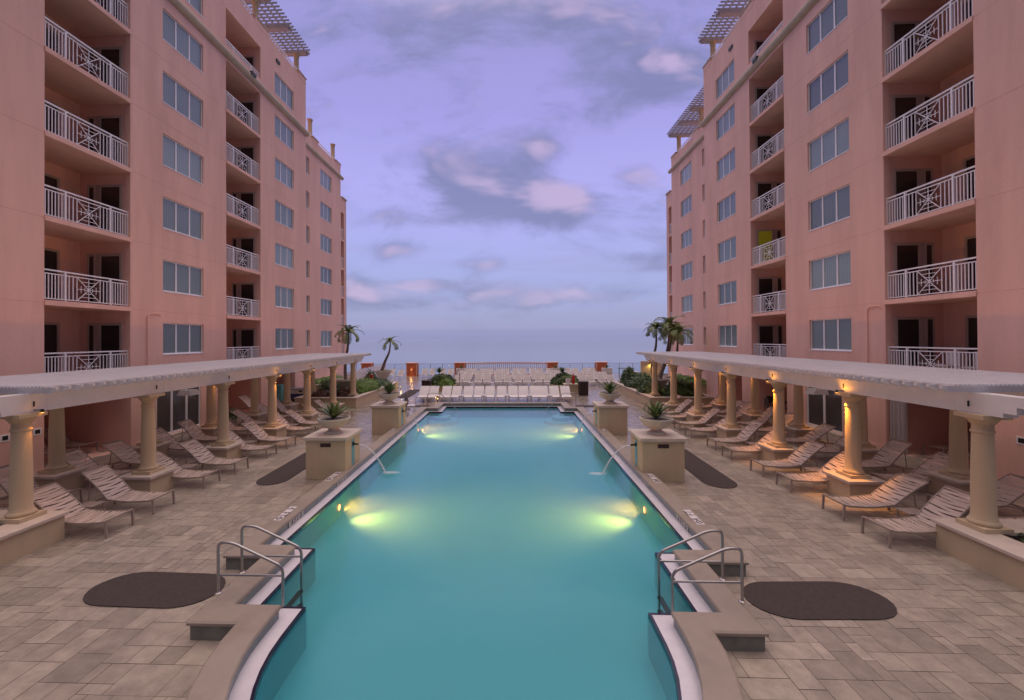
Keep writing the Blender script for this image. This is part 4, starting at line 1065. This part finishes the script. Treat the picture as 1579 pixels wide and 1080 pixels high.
for s,(xa,xb) in ((-1,(-11.1,-6.5)),(-1,(-24,-12.5)),(1,(6.5,11.1)),(1,(12.5,24))):
    t=thing('glass_fence','clear glass fence with thin posts, %s stretch %s of the balustrade'%('inner' if abs(xa+xb)/2<10 else 'outer',SIDE[s]),'fence',((xa+xb)/2,54.0,0),0,'glass fences along the terrace edge')
    b=MB(); b.box(xa,xb,53.98,54.03,1.46,1.50); b.build('top_rail','trellis',t)
    n=max(2,int((xb-xa)/1.45))
    for k in range(n+1): x=xa+(xb-xa)*k/n; b=MB(); b.box(x-.025,x+.025,53.98,54.03,0,1.46); b.build('post','trellis',t)
    b=MB(); b.box(xa,xb,54.0,54.01,.08,1.45); b.build('glass_panels','guard',t)
# round hedges with kerbs
for s,x in ((-1,-5.7),(1,5.45)):
    t=thing('round_planter','low round kerb planter behind the white loungers on the %s'%SIDE[s],'planter',(x,38.9,0))
    b=MB(); b.lathe([(1.35,0),(1.35,.4),(1.4,.4),(1.4,.48),(1.2,.48),(1.2,.36),(.02,.36)],(x,38.9,0),32,cap=False); b.build('kerb','cream',t)
    shrub('hedge','rounded dark green hedge in the %s round planter'%SIDE[s],'shrub',(x,38.9,.35),(1.42,1.35,1.22),3000,.2,'hedge')
    shrub('hedge','bright green rim growth of the %s round planter'%SIDE[s],'hedge',(x+.35,38.4,.35),(1.05,1.0,1.05),1300,.13,'hedge')
    a=thing('agave','spiky plant rising above the %s round hedge'%SIDE[s],'agave',(x,38.9,1.1)); agave((x-.2,38.9,1.5),34,.75,rl).build('leaves','agave',a,tone=True,recalc=False)
# bins and counter
for x,y,lab in ((-6.55,36.2,'dark wooden bin beside the left round hedge'),(6.45,34.9,'dark slatted wooden bin beside the right round hedge')):
    t=thing('waste_bin',lab,'bin',(x,y,0))
    b=MB(); b.box(x-.36,x+.36,y-.36,y+.36,.04,1.05); b.build('body','wood',t,bevel=.01); b=MB(); b.box(x-.4,x+.4,y-.4,y+.4,1.05,1.12); b.build('lid','wood',t)
    b=MB()
    for k in range(6): b.box(x-.345+.125*k,x-.33+.125*k+.02,y-.372,y-.361,.08,1.0)
    b.build('slats','dark',t)
t=thing('counter','low cream counter beside the right bin','counter',(5.6,36.2,0)); b=MB(); b.box(5.1,6.1,35.8,36.6,0,.72); b.build('body','cream',t); b=MB(); b.box(5.02,6.18,35.72,36.68,.72,.8); b.build('top','capstone',t)
t=thing('canister','slim red canister standing on the counter beside the right bin','canister',(5.85,36.1,.8)); b=MB(); b.lathe([(.13,0),(.13,.62),(.1,.68),(.04,.72),(.04,.78)],(5.85,36.1,.8),14); b.build('body','red',t,smooth=True); b=MB(); b.lathe([(.05,.78),(.05,.83)],(5.85,36.1,.8),10); b.build('cap','dark',t)
for k,(x,lab) in enumerate(((5.3,'left'),(5.52,'right'))):
    t=thing('canister','white cup stack on the counter, %s one'%lab,'canister',(x,36.1,.8)); b=MB(); b.lathe([(.09,0),(.1,.45),(.09,.47)],(x,36.1,.8),12); b.build('body','whiteframe',t,smooth=True); b=MB(); b.lathe([(.1,.47),(.1,.5)],(x,36.1,.8),12); b.build('lid','grey',t)
t=thing('pole','thin taupe pole beside the left round hedge','pole',(-3.72,36.1,0)); b=MB(); b.tube([(-3.72,36.1,0),(-3.72,36.1,1.75)],.035,8); b.build('shaft','frame',t); b=MB(); b.lathe([(.16,0),(.15,.03),(.04,.05)],(-3.72,36.1,0),12); b.build('base','dark',t)
t=thing('bar_table','tall pale table by the glass fence on the right','table',(14.2,51.5,0)); b=MB(); b.box(13.4,15.2,51.1,51.9,.98,1.05); b.build('table_top','grey',t)
for i in (13.5,15.1): b=MB(); b.bar((i,51.5,0),(i,51.5,.98),.07); b.build('leg','grey',t)
t=thing('podium','white framed towel podium beside the right planter','podium',(12.0,40.5,0)); b=MB(); b.box(11.65,12.45,40.2,40.8,.0,1.42); b.build('body','whitesling',t); b=MB(); b.box(11.6,12.5,40.15,40.85,1.42,1.48); b.build('top','rail_white',t)
for i in (11.65,12.45): b=MB(); b.bar((i,40.19,0),(i,40.19,1.42),.05); b.build('leg','rail_white',t)
t=thing('extinguisher_post','white post carrying a red equipment box at the left planter','post',(-11.0,35.4,.6)); b=MB(); b.bar((-11.0,35.4,.5),(-11.0,35.4,1.75),.06); b.build('post','rail_white',t); b=MB(); b.box(-11.14,-10.86,35.2,35.36,1.22,1.68); b.build('box','red',t,bevel=.02)
t=thing('plastic_table','small white table behind the far left urn','table',(-5.2,25.6,0)); b=MB(); b.box(-5.6,-5.15,25.3,25.75,.62,.65); b.build('table_top','whiteframe',t)
for i in (-5.56,-5.19):
    for j in (25.34,25.71): b=MB(); b.bar((i,j,0),(i,j,.62),.04); b.build('leg','whiteframe',t)
# left picket fence & panel fence
t=thing('picket_fence','white picket fence beyond the left planter','fence',(-15.2,41.6,0)); b=MB(); b.box(-16.8,-13.5,41.57,41.63,1.32,1.4); b.box(-16.8,-13.5,41.57,41.63,.15,.22); b.build('rail','rail_white',t); b=MB(); x=-16.75
while x<-13.5: b.box(x-.035,x+.035,41.585,41.615,.0,1.32); x+=.17
b.build('pickets','rail_white',t)
t=thing('panel_fence','tall pale panelled fence running toward the sea on the left','fence',(-13.9,46,0)); b=MB(); b.box(-14.93,-14.9,42,52.5,.1,1.55); b.build('panels','whitesling',t)
for k in range(8): y=42+10.5*k/7; b=MB(); b.box(-14.96,-14.86,y-.04,y+.04,0,1.62); b.build('post','rail_white',t)
# little marker lights on the deck
for k,(x,y) in enumerate([(-9.55,39.0),(-4.75,31.2)]):
    t=thing('path_light','tiny glowing path light %s'%('at the far end of the left planter' if k==0 else 'between the leftmost white loungers'),'lamp',(x,y,0)); b=MB(); b.tube([(x,y,0),(x,y,.22)],.03,8); b.build('stake','bronze',t); b=MB(); b.lathe([(.03,.22),(.035,.24),(.03,.27),(.01,.28)],(x,y,0),10); b.build('lens','smallglow',t)
    l=bpy.data.lights.new('path_lamp','POINT'); l.energy=3; l.color=(1,.6,.2); l.shadow_soft_size=.05; o=bpy.data.objects.new('path_lamp',l); COL.objects.link(o); o.parent=t; o.location=(0.09 if k==0 else -.09,-.1,.3)
# warm lit wall at far right
t=thing('terrace_wall','pale rendered garden wall lit yellow beyond the right planter','wall',(15.2,47,0)); b=MB(); b.box(14.6,16.8,46.5,46.8,0,2.1); b.build('body','cream',t)
t2=thing('wall_lamp','yellow wall lamp on the far right garden wall','lamp',(15.6,46.4,1.9)); b=MB(); b.box(15.5,15.7,46.38,46.5,1.85,1.98); b.build('housing','bronze',t2); b=MB(); b.box(15.52,15.68,46.39,46.49,1.83,1.849); b.build('lens','smallglow',t2)
spot('wall_lamp_light',(15.6,46.3,1.8),(15.5,46.5,.4),22,(1,.75,.15),140,.5,.05,t2)

# ------------------------------------------------------------------ world
def world():
    w=bpy.data.worlds.new('World'); scene.world=w; w.use_nodes=True; nt=w.node_tree; nt.nodes.clear(); L=nt.links
    out=nd(nt,'ShaderNodeOutputWorld'); add=nd(nt,'ShaderNodeAddShader'); L.new(add.outputs[0],out.inputs[0])
    sky=nd(nt,'ShaderNodeTexSky',sky_type='NISHITA'); sky.sun_disc=False; sky.sun_elevation=SUN_EL; sky.sun_rotation=SUN_ROT
    bg1=nd(nt,'ShaderNodeBackground'); bg1.inputs[1].default_value=.012; L.new(sky.outputs[0],bg1.inputs[0]); L.new(bg1.outputs[0],add.inputs[0])
    bg2=nd(nt,'ShaderNodeBackground'); bg2.inputs[1].default_value=1.0; L.new(bg2.outputs[0],add.inputs[1])
    tc=nd(nt,'ShaderNodeTexCoord'); sp=nd(nt,'ShaderNodeSeparateXYZ'); L.new(tc.outputs['Generated'],sp.inputs[0])
    def mt(op,a,b=None,c=None,clamp=False):
        n=nd(nt,'ShaderNodeMath',operation=op); n.use_clamp=clamp
        for i,v in enumerate((a,b,c)):
            if v is None: continue
            if isinstance(v,(int,float)): n.inputs[i].default_value=v
            else: L.new(v,n.inputs[i])
        return n.outputs[0]
    X,Y,Z=sp.outputs
    ya=mt('MAXIMUM',mt('ABSOLUTE',Y),.25)
    u=mt('DIVIDE',X,ya); v=mt('DIVIDE',Z,ya)
    # elevation gradient
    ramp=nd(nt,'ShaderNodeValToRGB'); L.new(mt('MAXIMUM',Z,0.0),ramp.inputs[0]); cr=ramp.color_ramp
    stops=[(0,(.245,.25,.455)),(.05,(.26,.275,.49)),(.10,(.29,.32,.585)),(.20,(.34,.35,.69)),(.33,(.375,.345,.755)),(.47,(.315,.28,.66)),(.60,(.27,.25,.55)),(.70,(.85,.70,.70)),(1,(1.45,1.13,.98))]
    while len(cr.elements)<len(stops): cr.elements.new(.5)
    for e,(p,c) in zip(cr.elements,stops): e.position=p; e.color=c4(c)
    def cloud(du,dv,det=9):
        uu=mt('ADD',u,du); vv=mt('ADD',v,dv)
        cb=nd(nt,'ShaderNodeCombineXYZ'); L.new(mt('MULTIPLY',uu,2.6),cb.inputs[0]); L.new(mt('MULTIPLY',vv,5.2),cb.inputs[1]); cb.inputs[2].default_value=3.7
        n=nd(nt,'ShaderNodeTexNoise'); n.inputs['Scale'].default_value=1.6; n.inputs['Detail'].default_value=det; n.inputs['Roughness'].default_value=.60; n.inputs['Distortion'].default_value=.35; L.new(cb.outputs[0],n.inputs['Vector'])
        tot=None
        for (cu,cv,su,sv,am) in CLOUDS:
            a=mt('DIVIDE',mt('SUBTRACT',uu,cu),su); b_=mt('DIVIDE',mt('SUBTRACT',vv,cv),sv)
            g_=mt('MULTIPLY',mt('POWER',2.718,mt('MULTIPLY',mt('ADD',mt('MULTIPLY',a,a),mt('MULTIPLY',b_,b_)),-1.0)),am)
            tot=g_ if tot is None else mt('ADD',tot,g_)
        return mt('ADD',n.outputs[0],tot)
    d0=cloud(0,0); l0=cloud(0,0,3.2); d1=cloud(.040,.048,3.2)
    dens=nd(nt,'ShaderNodeMapRange',interpolation_type='SMOOTHSTEP'); dens.inputs[1].default_value=.48; dens.inputs[2].default_value=.80; L.new(d0,dens.inputs[0])
    lit=nd(nt,'ShaderNodeMapRange',interpolation_type='SMOOTHSTEP'); lit.inputs[1].default_value=.05; lit.inputs[2].default_value=.36; L.new(mt('SUBTRACT',l0,d1),lit.inputs[0])
    cc=nd(nt,'ShaderNodeMix',data_type='RGBA'); L.new(lit.outputs[0],cc.inputs[0]); cc.inputs[6].default_value=(.165,.17,.335,1); cc.inputs[7].default_value=(.455,.345,.54,1)
    fin=nd(nt,'ShaderNodeMix',data_type='RGBA'); L.new(mt('MULTIPLY',dens.outputs[0],.88),fin.inputs[0]); L.new(ramp.outputs[0],fin.inputs[6]); L.new(cc.outputs[2],fin.inputs[7])
    # thin stretched veils low over the sea
    cb2=nd(nt,'ShaderNodeCombineXYZ'); L.new(mt('MULTIPLY',u,1.6),cb2.inputs[0]); L.new(mt('MULTIPLY',v,17.0),cb2.inputs[1]); cb2.inputs[2].default_value=1.3
    n2=nd(nt,'ShaderNodeTexNoise'); n2.inputs['Scale'].default_value=1.5; n2.inputs['Detail'].default_value=7; n2.inputs['Roughness'].default_value=.6; n2.inputs['Distortion'].default_value=.4; L.new(cb2.outputs[0],n2.inputs['Vector'])
    ve=nd(nt,'ShaderNodeMapRange',interpolation_type='SMOOTHSTEP'); ve.inputs[1].default_value=.44; ve.inputs[2].default_value=.72; ve.inputs[4].default_value=.55; L.new(n2.outputs[0],ve.inputs[0])
    vw=nd(nt,'ShaderNodeMapRange'); vw.inputs[1].default_value=.30; vw.inputs[2].default_value=.12; vw.inputs[3].default_value=.25; vw.inputs[4].default_value=1; L.new(v,vw.inputs[0])
    fv=nd(nt,'ShaderNodeMix',data_type='RGBA'); L.new(mt('MULTIPLY',ve.outputs[0],vw.outputs[0]),fv.inputs[0]); L.new(fin.outputs[2],fv.inputs[6]); fv.inputs[7].default_value=(.30,.275,.50,1); fin=fv
    # low cloud bank on the sea horizon
    bank=nd(nt,'ShaderNodeMapRange',interpolation_type='SMOOTHSTEP'); bank.inputs[1].default_value=.026; bank.inputs[2].default_value=.018; bank.inputs[3].default_value=0; bank.inputs[4].default_value=.6; L.new(v,bank.inputs[0])
    fb=nd(nt,'ShaderNodeMix',data_type='RGBA'); L.new(bank.outputs[0],fb.inputs[0]); L.new(fin.outputs[2],fb.inputs[6]); fb.inputs[7].default_value=(.20,.225,.44,1)
    # dimmer sky on the landward side, behind the camera
    back=nd(nt,'ShaderNodeMapRange',interpolation_type='SMOOTHSTEP'); back.inputs[1].default_value=-.25; back.inputs[2].default_value=.15; back.inputs[3].default_value=.16; back.inputs[4].default_value=1; L.new(Y,back.inputs[0])
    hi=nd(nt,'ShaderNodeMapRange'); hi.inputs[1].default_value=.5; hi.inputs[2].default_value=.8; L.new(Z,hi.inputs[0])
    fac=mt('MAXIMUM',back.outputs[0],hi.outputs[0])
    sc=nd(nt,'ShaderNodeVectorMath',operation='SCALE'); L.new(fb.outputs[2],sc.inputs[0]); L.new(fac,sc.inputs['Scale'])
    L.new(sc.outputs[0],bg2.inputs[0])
SUN_EL=math.radians(64); SUN_ROT=math.radians(0)
def px(x,y): return ((x-787)/660.0,(522-y)/660.0)
CLOUDS=[]
for x,y,sx,sy,am in [(775,305,85,34,.38),(860,312,60,38,.36),(700,265,60,24,.20),(640,240,70,22,.14),(620,385,75,14,.20),(742,405,50,16,.26),(655,435,60,10,.22),(1010,110,95,55,.36),(985,275,38,24,.26),(838,222,38,32,.24),(840,455,200,15,.20),(985,400,45,9,.2),(1010,415,60,9,.12),(550,445,30,16,.24),(690,20,260,45,.15),(560,80,90,50,.14),(900,60,80,45,.20),(620,470,150,10,.13),(590,330,50,14,.10),(660,340,50,10,.16)]:
    a,b_=px(x,y); CLOUDS.append((a,b_,sx/660,sy/660,am))
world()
l=bpy.data.lights.new('sun','SUN'); l.energy=.55; l.angle=math.radians(70); l.color=(1,.84,.72)
o=bpy.data.objects.new('sun',l); COL.objects.link(o)
dirv=Vector((0,math.cos(SUN_EL),math.sin(SUN_EL))); o.rotation_euler=dirv.to_track_quat('Z','Y').to_euler(); o.location=(0,60,60)

# ------------------------------------------------------------------ camera
yaw,pitch,roll=.0368,.0070,-.0061
f=Vector((-math.sin(yaw)*math.cos(pitch),math.cos(yaw)*math.cos(pitch),math.sin(pitch)))
r=Vector((math.cos(yaw),math.sin(yaw),0)); u=r.cross(f)
r2=r*math.cos(roll)+u*math.sin(roll); u2=-r*math.sin(roll)+u*math.cos(roll)
cam=bpy.data.cameras.new('camera'); cam.sensor_width=36; cam.lens=660/1579*36; cam.shift_x=(789.5-763.37)/1579; cam.shift_y=-(540-518.15)/1579; cam.clip_end=100000; cam.clip_start=.05
co=bpy.data.objects.new('camera',cam); COL.objects.link(co)
m=Matrix(((r2.x,u2.x,-f.x,.632),(r2.y,u2.y,-f.y,0),(r2.z,u2.z,-f.z,4.6),(0,0,0,1))); co.matrix_world=m
scene.camera=co
scene.view_settings.view_transform='Standard'; scene.view_settings.look='None'; scene.view_settings.exposure=.14; scene.view_settings.gamma=1
scene.cycles.use_denoising=True
scene.cycles.max_bounces=6; scene.cycles.transparent_max_bounces=10; scene.cycles.volume_bounces=1
scene.cycles.sample_clamp_indirect=4
